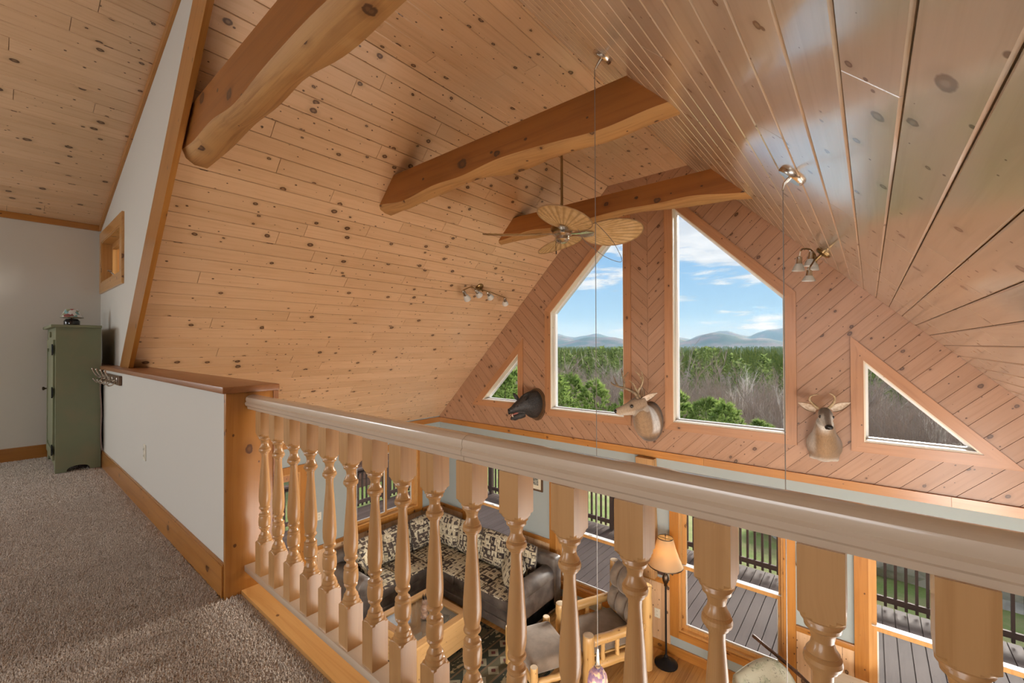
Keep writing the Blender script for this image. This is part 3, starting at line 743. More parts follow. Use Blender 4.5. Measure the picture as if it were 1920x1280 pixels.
def double_hung(n, poly, label):
    wn = window_obj(n, label); (x0, z0), (x1, _), (_, z1), _ = poly
    for q, gr in ((rect(x0-.11, x0, z0-.09, z1+.1), (0, 0, 1)), (rect(x1, x1+.11, z0-.09, z1+.1), (0, 0, 1)), (rect(x0, x1, z1, z1+.1), (1, 0, 0)), (rect(x0, x1, z0-.09, z0-.02), (1, 0, 0))):
        bb = MB(); bb.prism(q, GY-.022, GY, XZ); bb.build('casing_board', AMBER, wn, grain=gr)
    bb = MB(); bb.ring_prism(poly, offset(poly, -.022), GY-.01, GY+.16, XZ); bb.build('jamb', AMBER_L, wn, grain=(0, 0, 1))
    bb = MB(); bb.box((x0, GY-.035, z0-.022), (x1, GY+.06, z0+.0)); bb.build('stool', AMBER, wn, grain=(1, 0, 0))
    zm = -1.60; q = rect(x0+.022, x1-.022, z0+.022, z1-.022)
    up = rect(q[0][0], q[1][0], zm-.005, q[2][1]); lo = rect(q[0][0], q[1][0], q[0][1], zm+.03)
    bb = MB(); bb.ring_prism(up, offset(up, -.04), GY+.085, GY+.12, XZ); u = bb.build('upper_sash', AMBER_L, wn, grain=(0, 0, 1))
    bb = MB(); bb.prism(offset(up, -.03), GY+.10, GY+.105, XZ); bb.build('pane', GLASS, u)
    bb = MB(); bb.ring_prism(lo, offset(lo, -.04), GY+.045, GY+.08, XZ); l = bb.build('lower_sash', AMBER_L, wn, grain=(0, 0, 1))
    bb = MB(); bb.prism(offset(lo, -.03), GY+.06, GY+.065, XZ); bb.build('pane', GLASS, l)
    bb = MB(); bb.box((lo[0][0], GY+.05, zm+.03), (lo[1][0], GY+.12, zm+.036)); bb.ring_prism(offset(lo, -.038), offset(lo, -.052), GY+.07, GY+.082, XZ); bb.build('sash_track', WHITEP, l)
    bb = MB(); xc = (x0+x1)/2; bb.rbox((xc-.03, GY+.05, zm+.036), (xc+.03, GY+.078, zm+.05), .005, 2); bb.build('sash_lock', WHITEP, l)
for k, (q, t_) in enumerate(zip(LOWIN, ('behind the sofa back', 'between sofa arm and log chair', 'beside the floor lamp', 'rightmost of the lower row'))):
    double_hung(6+k, q, 'double-hung amber window '+t_)
# slider in the left wall
wn = window_obj(10, 'two-pane sliding window in the left wall behind the sofa'); q = LWIN[0]
b = MB(); b.ring_prism(offset(q, .1), q, EX, EX+.022, YZ); b.build('casing', AMBER, wn, grain=(0, 0, 1))
b = MB(); b.ring_prism(q, offset(q, -.022), EX-.15, EX+.01, YZ); b.build('jamb', AMBER_L, wn, grain=(0, 1, 0))
for y0, y1, dx in ((3.742, 4.36, -.05), (4.33, 4.948, -.09)):
    p = rect(y0, y1, -1.698, -.622)
    b = MB(); b.ring_prism(p, offset(p, -.045), EX+dx-.03, EX+dx, YZ); s_ = b.build('sash', AMBER_L, wn, grain=(0, 0, 1))
    b = MB(); b.prism(offset(p, -.035), EX+dx-.018, EX+dx-.013, YZ); b.build('pane', GLASS, s_)
    b = MB(); b.ring_prism(offset(p, -.043), offset(p, -.055), EX+dx-.012, EX+dx+.0, YZ); b.build('glazing_bead', WHITEP, s_)
# glass door in the left wall
wn = thing('door_1', 'glazed amber door in the left wall seen between the first balusters', None, kind='structure'); q = LWIN[1]
b = MB(); b.ring_prism(offset(q, .1), q, EX, EX+.022, YZ); b.build('casing', AMBER, wn, grain=(0, 0, 1))
b = MB(); b.ring_prism(q, offset(q, -.02), EX-.15, EX+.01, YZ); b.build('jamb', AMBER_L, wn, grain=(0, 0, 1))
p = rect(2.02, 2.84, -2.60, -.64); b = MB(); b.ring_prism(p, offset(p, -.10), EX-.09, EX-.045, YZ); d_ = b.build('door_leaf', CASE, wn, grain=(0, 0, 1))
b = MB(); b.prism(offset(p, -.09), EX-.07, EX-.064, YZ); b.build('pane', GLASS, d_)
b = MB(); b.tube([(EX-.045, 2.09, -1.65), (EX-.0, 2.09, -1.65), (EX+.01, 2.17, -1.65)], .011, 8); b.build('handle', BRONZE, d_, smooth=40)

# unseen window frames added on closed walls around the fill lights
def fill_frame(n, label, poly, a, b_, fn):
    wn = window_obj(n, label); bb = MB(); bb.ring_prism(offset(poly, .1), poly, a, b_, fn); bb.build('casing', AMBER, wn, grain=(0, 0, 1))
    bb = MB(); bb.ring_prism(poly, offset(poly, -.05), a, b_, fn); bb.build('sash', WHITEP, wn)
fill_frame(11, 'wide loft window in the rear wall', rect(-2.8, .4, .75, 2.45), -4.6, -4.575, XZ)
fill_frame(12, 'dormer window in the end wall of the loft', rect(-3.6, -1.2, .95, 2.2), -6.97, -6.945, YZ)
fill_frame(13, 'side windows of the sitting room', rect(1.4, 4.8, -2.3, -.7), 1.825, 1.85, YZ)
fill_frame(14, 'dining windows under the loft', rect(-2.7, .5, -2.4, -.65), 1.825, 1.85, YZ)
fill_frame(15, 'kitchen window under the loft', rect(-4.5, -.3, -2.0, -.6), -4.6, -4.575, XZ)

# ------------------------------------------------------------------ tie beams
def beam(y0, y1, seed, label, zt=2.80, zb=2.52, sag=0.0, dpx=.04):
    th = thing('tie_beam', label, 'beam', (CX, (y0+y1)/2, zb), group='hewn tie beams'); rng = random.Random(seed)
    n = 46; ph = [rng.uniform(0, 6) for _ in range(6)]
    def wav(s_, k): return .016*math.sin(3.1*s_*3+ph[k])+.010*math.sin(8.7*s_*2.2+ph[k+1])+.006*math.sin(26*s_+ph[k+2])
    fr, un = MB(), MB(); F_, U_ = [], []
    for i in range(n+1):
        s_ = i/n
        lo = zb+.03+wav(s_, 0)+sag*math.sin(math.pi*s_); lo2 = zb+.04+wav(s_, 3)+sag*math.sin(math.pi*s_); dp = dpx*(1+.25*math.sin(9*s_+ph[2]))
        def P(y, z): 
            xl, xr = z-6.23, 1.70-z
            return (xl+(xr-xl)*s_, y, z)
        F_.append([P(y0, zt), P(y0, lo), P(y1, lo2), P(y1, zt)])
        U_.append([P(y0, lo), P(y0+.03, lo-dp*.62), P((y0+y1)/2-.01, lo-dp), P(y1-.03, lo2-dp*.7), P(y1, lo2)])
    fr.rings(F_); fr.build('hewn_face', BEAM, th, grain=(1, 0, 0))
    un.rings(U_); un.build('waney_edge', BEAMU, th, grain=(1, 0, 0), smooth=60, label='pale waney underside of the beam')
    return th
beam(.835, 1.03, 3, 'hewn amber tie beam nearest the viewer, meeting the cheek wall', dpx=.055)
beam(2.40, 2.60, 9, 'hewn amber tie beam in the middle of the room above the fan rod', sag=.02)
beam(4.17, 4.37, 21, 'hewn amber tie beam farthest away, across the tall windows', sag=.05)
# ------------------------------------------------------------------ loft railing
YR = .828
rl = thing('railing', 'pale wooden loft railing with turned balusters in the foreground', 'railing', (-2.365, YR, .1))
prof = [(-.024, .0), (-.026, .012), (-.034, .018), (-.036, .030), (-.030, .036), (-.033, .046), (-.030, .058), (-.018, .066), (0, .069), (.018, .066), (.030, .058), (.033, .046), (.030, .036), (.036, .030), (.034, .018), (.026, .012), (.024, .0)]
for k, (x0, x1) in enumerate(((-2.36, -.835), (-.8335, 1.9))):
    b = MB(); b.prism(prof, x0, x1, lambda p, q, t: (t, YR+p, .892+q)); b.build('handrail', RAILW, rl, grain=(1, 0, 0), smooth=35)
b = MB(); b.rbox((-2.364, YR-.036, .10), (1.9, YR+.036, .13), .005, 2); b.build('bottom_rail', RAILW, rl, grain=(1, 0, 0), smooth=40)
def zy(y): return .775-(y-195)/1040*.49
raw = [(200, .0295), (206, .0235), (214, .0250), (226, .0245), (233, .0200), (246, .0170), (268, .0150), (290, .0175), (306, .0225), (312, .0205), (320, .0250), (334, .0262), (346, .0248), (352, .0200), (362, .0195), (368, .0146), (400, .0136), (450, .0146), (540, .0180), (640, .0213), (730, .0242), (790, .0252), (840, .0243), (876, .0208), (890, .0192), (898, .0225), (908, .0240), (918, .0225), (926, .0180), (944, .0148), (962, .0190), (970, .0235), (982, .0245), (992, .0228), (998, .0238), (1010, .0252), (1050, .0262), (1085, .0250), (1094, .0210), (1104, .0238), (1114, .0225), (1124, .0175), (1146, .0148), (1164, .0190), (1176, .0205), (1182, .0240), (1196, .0255), (1208, .0250), (1214, .0285), (1240, .0290)]
H = .030; NB = 20
def ringpts(z, r):
    out_ = []
    for j in range(NB):
        a = 2*math.pi*(j+.5)/NB; sq = H/max(abs(math.cos(a)), abs(math.sin(a))); rr = min(r, sq)
        out_.append((rr*math.cos(a), rr*math.sin(a), z))
    return out_
def sqring(z):
    out_ = []
    for j in range(NB):
        a = 2*math.pi*(j+.5)/NB
        # snap the four nearest points to the corners
        q = (a % (math.pi/2)); sq = H/max(abs(math.cos(a)), abs(math.sin(a)))
        x, y = sq*math.cos(a), sq*math.sin(a)
        if abs(q-math.pi/4) < math.pi/NB*1.01 and abs(q-math.pi/4) > 1e-6: pass
        out_.append((x, y, z))
    return out_
NB = 28   # (j+.5)*360/28: corners at 45deg fall on a vertex
rl_ = [sqring(.892)]
for t in range(5):      # lamb's tongue under the top block
    z = .789-.013*t/4; rl_.append(ringpts(z, H*1.4142-(H*1.4142-.0285)*(t/4)**.9))
for y, r in raw: rl_.append(ringpts(zy(y), r))
for t in range(6):
    z = .285-.009*t/5; rl_.append(ringpts(z, .0292+(H*1.4142-.0292)*(t/5)**.8))
rl_.append(sqring(.13))
b = MB(); b.rings(rl_)
xs = [-2.212+.1537*i for i in range(18)]
me0 = None
for i, xb in enumerate(xs):
    if me0 is None:
        o = b.build('baluster', BAL, None, grain=(0, 0, 1), smooth=20); me0 = o.data
    else:
        o = bpy.data.objects.new('baluster', me0); COL.objects.link(o)
    o.parent = rl; o.location = (xb+2.365, 0, -.1); WM[o.name] = Matrix.Identity(4)

# ------------------------------------------------------------------ carpet pile
rng = np.random.default_rng(3)
def tufts(x0, x1, y0, y1, sp, h):
    nx, ny = int((x1-x0)/sp), int((y1-y0)/sp)
    gx, gy = np.meshgrid(np.arange(nx), np.arange(ny)); n = nx*ny
    px = x0+(gx.ravel()+rng.uniform(-.5, .5, n))*sp; py = y0+(gy.ravel()+rng.uniform(-.5, .5, n))*sp
    return px, py, np.full(n, sp), np.full(n, h)
T = [tufts(-3.4, -.7, -.35, .778, .0072, .015), tufts(-3.4, -.7, -1.4, -.35, .0095, .012), tufts(-4.8, -3.4, -1.4, .704, .0085, .012), tufts(-6.95, -4.8, -1.4, .704, .012, .012)]
px, py, sp, hh = [np.concatenate(a) for a in zip(*T)]
keep = ~((px < -2.365) & (py > .703)); px, py, sp, hh = px[keep], py[keep], sp[keep], hh[keep]; n = len(px)
a0 = rng.uniform(0, 6.28, n); vv = np.zeros((n, 4, 3))
for k in range(3):
    vv[:, k, 0] = px+np.cos(a0+k*2.094)*sp*.62; vv[:, k, 1] = py+np.sin(a0+k*2.094)*sp*.62; vv[:, k, 2] = -.007
la = rng.uniform(0, 6.28, n); ll = rng.uniform(0, .9, n)*sp
vv[:, 3, 0] = px+np.cos(la)*ll; vv[:, 3, 1] = py+np.sin(la)*ll; vv[:, 3, 2] = -.006+hh*rng.uniform(.35, 1, n)
base = np.arange(n)[:, None]*4
fc = np.concatenate([base+np.array(t)[None] for t in ((0, 1, 3), (1, 2, 3), (2, 0, 3))], 1).reshape(-1, 3)
me = bpy.data.meshes.new('carpet_pile'); me.vertices.add(n*4); me.vertices.foreach_set('co', vv.ravel())
me.loops.add(len(fc)*3); me.loops.foreach_set('vertex_index', fc.ravel().astype('i'))
me.polygons.add(len(fc)); me.polygons.foreach_set('loop_start', np.arange(0, len(fc)*3, 3, dtype='i'))
me.update(calc_edges=True); me.materials.append(CARPET)
o = bpy.data.objects.new('carpet_pile', me); COL.objects.link(o); o.parent = floor_; o['kind'] = 'stuff'
# ------------------------------------------------------------------ green cupboard in the corner
cb = thing('cupboard', 'sage green painted jelly cupboard in the loft corner', 'cupboard', (-6.4, .54, 0))
x0, x1, y0, y1 = -6.86, -5.935, .385, .70
def side_panel(x, t=.022):
    prof = [(y0, 0), (y0+.075, 0)]+[(y0+.075+.165*(1-math.cos(math.pi*k/10))/2, .052*math.sin(math.pi*k/10)**.7) for k in range(1, 10)]+[(y1-.075, 0), (y1, 0), (y1, 1.385), (y0, 1.385)]
    b = MB(); b.prism(prof, x-t, x, lambda p, q, t_: (t_, p, q)); return b.build('side_panel', SAGE, cb)
side_panel(x1); side_panel(x0+.022)
b = MB(); b.box((x0+.022, y1-.012, .06), (x1-.022, y1, 1.385)); b.build('back_panel', SAGE, cb)
b = MB(); b.box((x0+.022, y0+.02, .07), (x1-.022, y1-.012, .09)); b.build('bottom_shelf', SAGE, cb)
b = MB(); b.rbox((x0-.03, y0-.035, 1.385), (x1+.03, y1+.002, 1.412), .006, 2); b.build('top_board', SAGE, cb, smooth=40)
xa_, xb_ = x0+.0225, x1-.0225
b = MB(); b.prism([(xa_, 0), (x0+.1, 0), (x0+.18, .06), (x1-.18, .06), (x1-.1, 0), (xb_, 0), (xb_, .11), (xa_, .11)], y0+.002, y0+.018, XZ)
b.box((xa_, y0+.002, .11), (x0+.09, y0+.018, 1.385)); b.box((x1-.09, y0+.002, .11), (xb_, y0+.018, 1.385)); b.box((x0+.09, y0+.002, 1.27), (x1-.09, y0+.018, 1.385)); b.build('face_frame', SAGE, cb)
dr = rect(x0+.091, x1-.091, .111, 1.269)
b = MB(); b.ring_prism(dr, offset(dr, -.085), y0-.012, y0+.012, XZ); d_ = b.build('door', SAGE, cb)
b = MB(); b.prism(offset(dr, -.083), y0-.002, y0+.008, XZ); b.prism(offset(dr, -.12), y0-.009, y0-.002, XZ); b.build('door_panel', SAGE, d_)
b = MB(); b.lathe([(.006, 0), (.008, .012), (.017, .018), (.020, .026), (.015, .034), (.001, .036)], 12, Matrix.Translation((x0+.13, y0-.012, .76)) @ Matrix.Rotation(math.pi/2, 4, 'X')); b.build('knob', BRONZE, d_, smooth=50)
for z in (.17, .72, 1.13):
    b = MB(); b.rbox((x1-.118, y0-.016, z), (x1-.07, y0-.011, z+.085), .004, 2); b.tube([(x1-.093, y0-.018, z-.01), (x1-.093, y0-.018, z+.095)], .005, 6); b.build('hinge', BLACKM, d_)
b = MB(); b.lathe([(.03, 0), (.03, .012), (.022, .02), (.001, .021)], 14, Matrix.Translation((x0+.4, y0+.002, 1.325)) @ Matrix.Rotation(math.pi/2, 4, 'X')); b.build('turn_button', SAGE, cb, smooth=40)

# candle jar lamp on the cupboard
jl = thing('candle_lamp', 'small jar candle lamp with a patterned shade on the green cupboard', 'lamp', (-6.40, .53, 1.412)); T = Matrix.Translation((-6.40, .53, 1.412))
JAR, _, _ = mat('dark_jar_glass', (.012, .012, .014), .06, coat=.5)
b = MB(); b.lathe([(.058, 0), (.062, .006), (.062, .055), (.055, .066), (.05, .07)], 20, T); b.build('jar', JAR, jl, smooth=40)
b = MB(); b.lathe([(.050, .07), (.046, .078), (.012, .082), (.010, .10), (.02, .104), (.001, .105)], 16, T); b.build('holder', NICKEL, jl, smooth=40)
m, g, b_ = mat('mosaic_lampshade', (.7, .7, .66), .25)
v = g.vor(objc(g), 34, '3D'); h_ = g.xyz(v[1])
c = g.mix(g.m('GREATER_THAN', h_[0], .5), (.72, .72, .70), (.30, .31, .20)); c = g.mix(g.m('GREATER_THAN', h_[1], .78), c, (.22, .42, .42)); c = g.mix(g.m('GREATER_THAN', h_[2], .88), c, (.30, .10, .10)); g.put(b_.inputs['Base Color'], c)
b = MB(); b.lathe([(.088, .090), (.048, .180), (.046, .180), (.085, .090)], 20, T, cap=False); b.build('shade', m, jl, smooth=40)
b = MB(); b.lathe([(.088, .088), (.090, .092), (.087, .096)], 20, T, cap=False); b.build('rim', NICKEL, jl, smooth=60)

# hook rack on the half wall
hk = thing('hook_rack', 'dark coat rack with silver double hooks on the half wall', 'coat rack', (-5.4, .72, .86))
b = MB(); b.rbox((-5.92, .70, .862), (-4.98, .72, .945), .005, 2); b.build('back_board', PLAQ, hk, grain=(1, 0, 0))
for x in (-5.80, -5.55, -5.30, -5.08):
    b = MB(); b.rbox((x-.014, .694, .885), (x+.014, .70, .93), .003, 1)
    b.tube(catmull([(x, .698, .915), (x, .665, .905), (x, .640, .94), (x, .622, .985)], 5), .0055, 6); b.lathe([(.0, -.010), (.009, -.004), (.009, .004), (.0, .010)], 8, Matrix.Translation((x, .621, .99)))
    b.tube(catmull([(x, .698, .895), (x, .670, .865), (x, .645, .86), (x, .630, .885)], 5), .0055, 6); b.lathe([(.0, -.009), (.008, -.003), (.008, .003), (.0, .009)], 8, Matrix.Translation((x, .629, .890)))
    b.build('hook', NICKEL, hk, smooth=50)
b = MB(); b.tube(catmull([(-5.905, .707, .93), (-5.90, .69, .80), (-5.91, .70, .55), (-5.905, .695, .3), (-5.92, .708, .165)], 6), .006, 6)
tag(b.build('power_cord', noisy('pinkish_cord', (.30, .21, .18), (.24, .16, .14), 20), smooth=60), 'pinkish cord hanging between cupboard and half wall', 'cord')

def outlet(name, label, loc, nx, ny, two=True):
    """wall plate; (nx, ny) is the outward normal"""
    t = thing(name, label, 'outlet', loc, math.atan2(ny, nx)+math.pi/2)
    b = MB(); b.rbox((-.036, -.006, -.058), (.036, 0, .058), .004, 2); p = b.build('plate', OUTLET, t, world=False)
    for z in (-.024, .024):
        b = MB(); b.rbox((-.016, -.009, z-.014), (.016, -.005, z+.014), .003, 2); s_ = b.build('socket', OUTLET, t, world=False)
        b = MB(); b.box((-.008, -.0095, z-.004), (-.005, -.0088, z+.007)); b.box((.005, -.0095, z-.004), (.008, -.0088, z+.007)); b.build('slot', SLOT, s_, world=False)
outlet('wall_outlet', 'ivory outlet plate low on the white half wall', (-4.10, .72, .423), 0, -1)

# ------------------------------------------------------------------ ceiling fan
FX, FY, FZ = CX, 3.457, 2.262
fan = thing('ceiling_fan', 'ceiling fan with four oval palm-leaf blades on a long brass rod', 'ceiling fan', (FX, FY, FZ)); TF = Matrix.Translation((FX, FY, FZ))
b = MB(); b.lathe([(.075, FLAT-FZ), (.075, FLAT-FZ-.03), (.055, FLAT-FZ-.075), (.02, FLAT-FZ-.09)], 18, TF); b.build('canopy', BRASS, fan, smooth=40)
b = MB(); b.tube([(FX, FY, FLAT-.08), (FX, FY, FZ+.12)], .0125, 10); b.build('down_rod', BRASS, fan, smooth=40)
b = MB(); b.lathe([(.025, .16), (.032, .12), (.085, .095), (.105, .06), (.105, .025), (.085, .01)], 20, TF); b.build('motor_housing', BRASS, fan, smooth=40)
b = MB(); b.lathe([(.085, .01), (.09, -.012), (.066, -.03), (.068, -.062), (.045, -.088), (.012, -.095)], 20, TF); b.build('switch_housing', NICKEL, fan, smooth=40)
b = MB(); b.tube(catmull([(FX-.03, FY-.05, FZ-.06), (FX-.035, FY-.055, FZ-.12), (FX-.03, FY-.055, FZ-.165)], 4), .0022, 5); b.lathe([(.0, -.02), (.007, -.012), (.005, .012), (0, .018)], 8, Matrix.Translation((FX-.03, FY-.055, FZ-.185))); b.build('pull_chain', BRONZE, fan, smooth=60)
bl = MB(); NR_, NA = 9, 96; vs, fs = [], []
tp = math.tan(rad(16))
for i in range(NR_+1):
    for j in range(NA):
        a = 2*math.pi*j/NA; s_ = i/NR_
        x = .47+.285*s_*math.cos(a); y = .228*s_*math.sin(a)*(1+.06*math.cos(a))
        fa = math.atan2(y, x-.12); pl = .0035*math.cos(fa*58)*min(1, (x-.12)*3)*(1 if s_ < .99 else .3)
        vs.append((x, y, y*tp+pl+.02*(x-.2)-.03*(y/.23)**2*.3))
for i in range(NR_):
    for j in range(NA): fs.append((i*NA+j, i*NA+(j+1) % NA, (i+1)*NA+(j+1) % NA, (i+1)*NA+j))
bl.add(vs, fs)
rimp = [vs[NR_*NA+j] for j in range(NA)]+[vs[NR_*NA]]
rim = MB(); rim.tube(rimp, .0055, 6, cap=False)
arm = MB(); arm.add([(.07, -.022, .0), (.15, -.018, -.002), (.22, -.055, -.055*tp-.008), (.30, -.03, -.03*tp-.008), (.30, .03, .03*tp-.008), (.22, .055, .055*tp-.008), (.15, .018, .002), (.07, .022, .0)], [tuple(range(8))])
arm.add([(x, y, z-.006) for x, y, z in arm.v], [tuple(range(7, -1, -1))]); arm.f += [(i, 8+i, 8+(i+1) % 8, (i+1) % 8) for i in range(8)]; arm.mi += [0]*8
first = None
for k in range(4):
    ang = yaw - math.pi/2*k - rad(4)
    M_ = Matrix.Translation((0, 0, .0)) @ Matrix.Rotation(ang, 4, 'Z') @ Matrix.Scale(-1, 4, (0, 1, 0))
    if first is None:
        o1 = bl.build('blade', PALM, None, grain=(1, 0, 0), smooth=179, recalc=False, uvoff=False); o2 = rim.build('blade_rim', RATTAN, None, smooth=60); o3 = arm.build('blade_iron', NICKEL, None); first = (o1.data, o2.data, o3.data)
    else:
        o1, o2, o3 = [bpy.data.objects.new(nm, d) for nm, d in zip(('blade', 'blade_rim', 'blade_iron'), first)]
        for q in (o1, o2, o3): COL.objects.link(q)
    o1.parent = fan; o1.matrix_basis = M_; o2.parent = o1; o3.parent = o1
b = MB(); b.tube(catmull([(-1.99, 3.30, 2.25), (-1.916, 3.30, 2.117), (-1.82, 3.30, 2.03), (-1.731, 3.30, 1.957), (-1.64, 3.30, 1.905), (-1.571, 3.30, 1.883), (-1.566, 3.30, 1.915), (-1.59, 3.30, 1.97), (-1.637, 3.30, 2.055), (-1.72, 3.30, 2.16), (-1.81, 3.30, 2.257)], 6), .0025, 5)
b.build('hanging_wire', WIRE, fan, smooth=60)

# ------------------------------------------------------------------ pendants on long cables
def pendant(label, cx, cy, cz, wx, zs, lit):
    p = thing('pendant_light', label, 'pendant light', (wx, cy, zs), group='cable pendants from the right slope')
    Q = Vector((-s2, 0, -s2)).to_track_quat('Z', 'Y').to_matrix().to_4x4(); T_ = Matrix.Translation((cx, cy, cz)) @ Q
    b = MB(); b.lathe([(.062, -.002), (.062, .010), (.056, .018), (.001, .019)], 20, T_); b.build('canopy', NICKEL, p, smooth=40)
    b = MB(); b.tube([(cx-.010, cy, cz-.010), (cx-.03, cy, cz-.03), (wx, cy, cz-.06)], [.009, .008, .005], 8); b.build('strain_relief', NICKEL, p, smooth=40)
    b = MB(); b.tube([(wx, cy, cz-.055), (wx, cy, zs+.17)], .0022, 6); b.build('cable', WIRE, p, smooth=60)
    Z_ = Matrix.Translation((wx, cy, zs))
    b = MB(); b.lathe([(.004, .17), (.008, .16), (.011, .08), (.018, .072), (.018, .055), (.014, .05)], 12, Z_); b.build('socket', NICKEL, p, smooth=40)
    b = MB(); b.lathe([(.014, .062), (.034, .05), (.052, .02), (.060, -.02), (.058, -.06), (.050, -.09), (.047, -.088), (.055, -.058), (.057, -.02), (.049, .018), (.032, .046), (.014, .058)], 20, Z_, cap=False); b.build('glass_shade', PSHADE, p, smooth=50)
    b = MB(); b.lathe([(.001, .02), (.016, .01), (.022, -.012), (.016, -.034), (.001, -.042)], 12, Z_); b.build('bulb', BULB, p, smooth=60)
m, g, b_ = mat('art_glass_shade', (.5, .4, .45), .15, trans=.3)
v = g.vor(objc(g), 55, '3D'); h_ = g.xyz(v[1]); c = g.mix(h_[0], (.55, .42, .46), (.28, .22, .40)); c = g.mix(g.m('GREATER_THAN', h_[1], .7), c, (.72, .62, .50)); g.put(b_.inputs['Base Color'], c)
tr = g.n('ShaderNodeBsdfTranslucent', None, Color=c); mx = g.n('ShaderNodeMixShader', None, _0=.45, _1=b_.outputs[0], _2=tr.outputs[0]); g.L.new(mx.outputs[0], g.N['Material Output'].inputs[0]); PSHADE = m
pendant('mosaic glass pendant on a long cable, shade in front of the log chair', -1.185, 2.266, 2.885, -1.238, -.74, True)
pendant('pendant on a long thin cable beside the right-hand tall window', -.262, 2.298, 1.962, -.299, -.74, True)

# ------------------------------------------------------------------ spot bars
def spot_bar(label, can, n, bar, heads, shade_len=.085):
    t = thing('spot_light_bar', label, 'spotlight', can, group='spot bars on the roof slopes'); nn = Vector(n)
    Q = nn.to_track_quat('Z', 'Y').to_matrix().to_4x4()
    b = MB(); b.lathe([(.062, -.001), (.062, .014), (.05, .026), (.012, .03), (.010, .10)], 18, Matrix.Translation(can) @ Q); b.build('mount', BRASS, t, smooth=40)
    b = MB(); b.tube(catmull(bar, 6), .007, 8); b.build('bar', BRASS, t, smooth=60)
    for top, tip in heads:
        top, tip = Vector(top), Vector(tip); d = (tip-top).normalized(); Q2 = d.to_track_quat('Z', 'Y').to_matrix().to_4x4(); M_ = Matrix.Translation(top) @ Q2; L = (tip-top).length
        near = min((Vector(q) for q in catmull(bar, 6)), key=lambda q: (q-top).length)
        b = MB(); b.tube([near, top+d*.01], .005, 6); b.lathe([(.012, -.005), (.022, .004), (.024, L*.5), (.027, L*.55)], 14, M_); h = b.build('spot_head', NICKEL, t, smooth=40)
        b = MB(); b.lathe([(.026, L*.5), (.034, L*.62), (.050, L), (.047, L), (.031, L*.63), (.023, L*.52)], 16, M_, cap=False); b.build('glass_shade', FROST, h, smooth=40)
spot_bar('brass spot bar with four small glass shades on the left slope', (-4.21, 4.36, 2.02), (s2, 0, -s2),
         [(-4.13, 3.97, 1.93), (-4.09, 4.08, 1.98), (-4.10, 4.20, 1.965), (-4.10, 4.42, 1.955), (-4.12, 4.62, 1.93), (-4.15, 4.84, 1.905)],
         [((-4.13, 3.97, 1.925), (-4.20, 4.12, 1.83)), ((-4.10, 4.17, 1.955), (-4.15, 4.30, 1.895)), ((-4.11, 4.42, 1.945), (-4.17, 4.55, 1.885)), ((-4.15, 4.84, 1.90), (-4.22, 4.93, 1.825))])
spot_bar('brass spot bar with four small glass shades on the right slope near the gable', (-.30, 4.62, 2.0), (-s2, 0, -s2),
         [(-.452, 4.43, 2.0), (-.44, 4.50, 2.03), (-.40, 4.60, 2.035), (-.37, 4.68, 2.0), (-.365, 4.55, 1.93), (-.375, 4.32, 1.84)],
         [((-.463, 4.45, 1.955), (-.47, 4.45, 1.835)), ((-.39, 4.60, 2.01), (-.399, 4.60, 1.89)), ((-.375, 4.75, 1.99), (-.392, 4.75, 1.875)), ((-.38, 4.30, 1.81), (-.385, 4.30, 1.722))])
# ------------------------------------------------------------------ trophy heads on the gable wall
def ell_ring(c, t, rx, rz, n=20, up=(0, 0, 1), e=1.0, flat=0.0):
    c = Vector(c); t = Vector(t).normalized(); up = Vector(up); sd = t.cross(up).normalized(); u2 = sd.cross(t).normalized()
    o = []
    for j in range(n):
        a = 2*math.pi*j/n; ca, sa = math.cos(a), math.sin(a)
        o.append(c+sd*(rx*math.copysign(abs(ca)**e, ca))+u2*(rz*math.copysign(abs(sa)**e, sa)*(1-flat*(sa < 0))))
    return o
def path_loft(b, st_, n=20, up=(0, 0, 1), k=4):
    """st_: (centre, rx, rz)"""
    C = catmull([s[0] for s in st_], k); RX = lerp_list([s[1] for s in st_], k); RZ = lerp_list([s[2] for s in st_], k)
    rl = []
    for i, c in enumerate(C):
        t = C[min(i+1, len(C)-1)]-C[max(i-1, 0)]; rl.append(ell_ring(c, t, RX[i], RZ[i], n, up))
    b.rings(rl)
def organic(name, b, material, parent, voxel=.008, smooth=6, colour=None, noise=0.0):
    me = bpy.data.meshes.new('tmp'); me.from_pydata(b.v, [], b.f)
    bm = bmesh.new(); bm.from_mesh(me); bmesh.ops.recalc_face_normals(bm, faces=bm.faces); bm.to_mesh(me); bm.free()
    o = bpy.data.objects.new('tmp', me); COL.objects.link(o)
    r = o.modifiers.new('r', 'REMESH'); r.mode = 'VOXEL'; r.voxel_size = voxel
    s_ = o.modifiers.new('s', 'SMOOTH'); s_.factor = .5; s_.iterations = smooth
    dg = bpy.context.evaluated_depsgraph_get(); dg.update()
    m2 = bpy.data.meshes.new_from_object(o.evaluated_get(dg)); m2.name = name
    bpy.data.objects.remove(o); bpy.data.meshes.remove(me)
    for p in m2.polygons: p.use_smooth = True
    m2.materials.clear(); m2.materials.append(material)
    if colour:
        ca = m2.color_attributes.new('coat', 'FLOAT_COLOR', 'POINT')
        for i, v in enumerate(m2.vertices): ca.data[i].color = (*colour(v.co, v.normal), 1)
    q = bpy.data.objects.new(name, m2); COL.objects.link(q)
    inv = WM[parent.name].inverted(); m2.transform(inv); q.parent = parent; WM[q.name] = WM[parent.name]
    return q
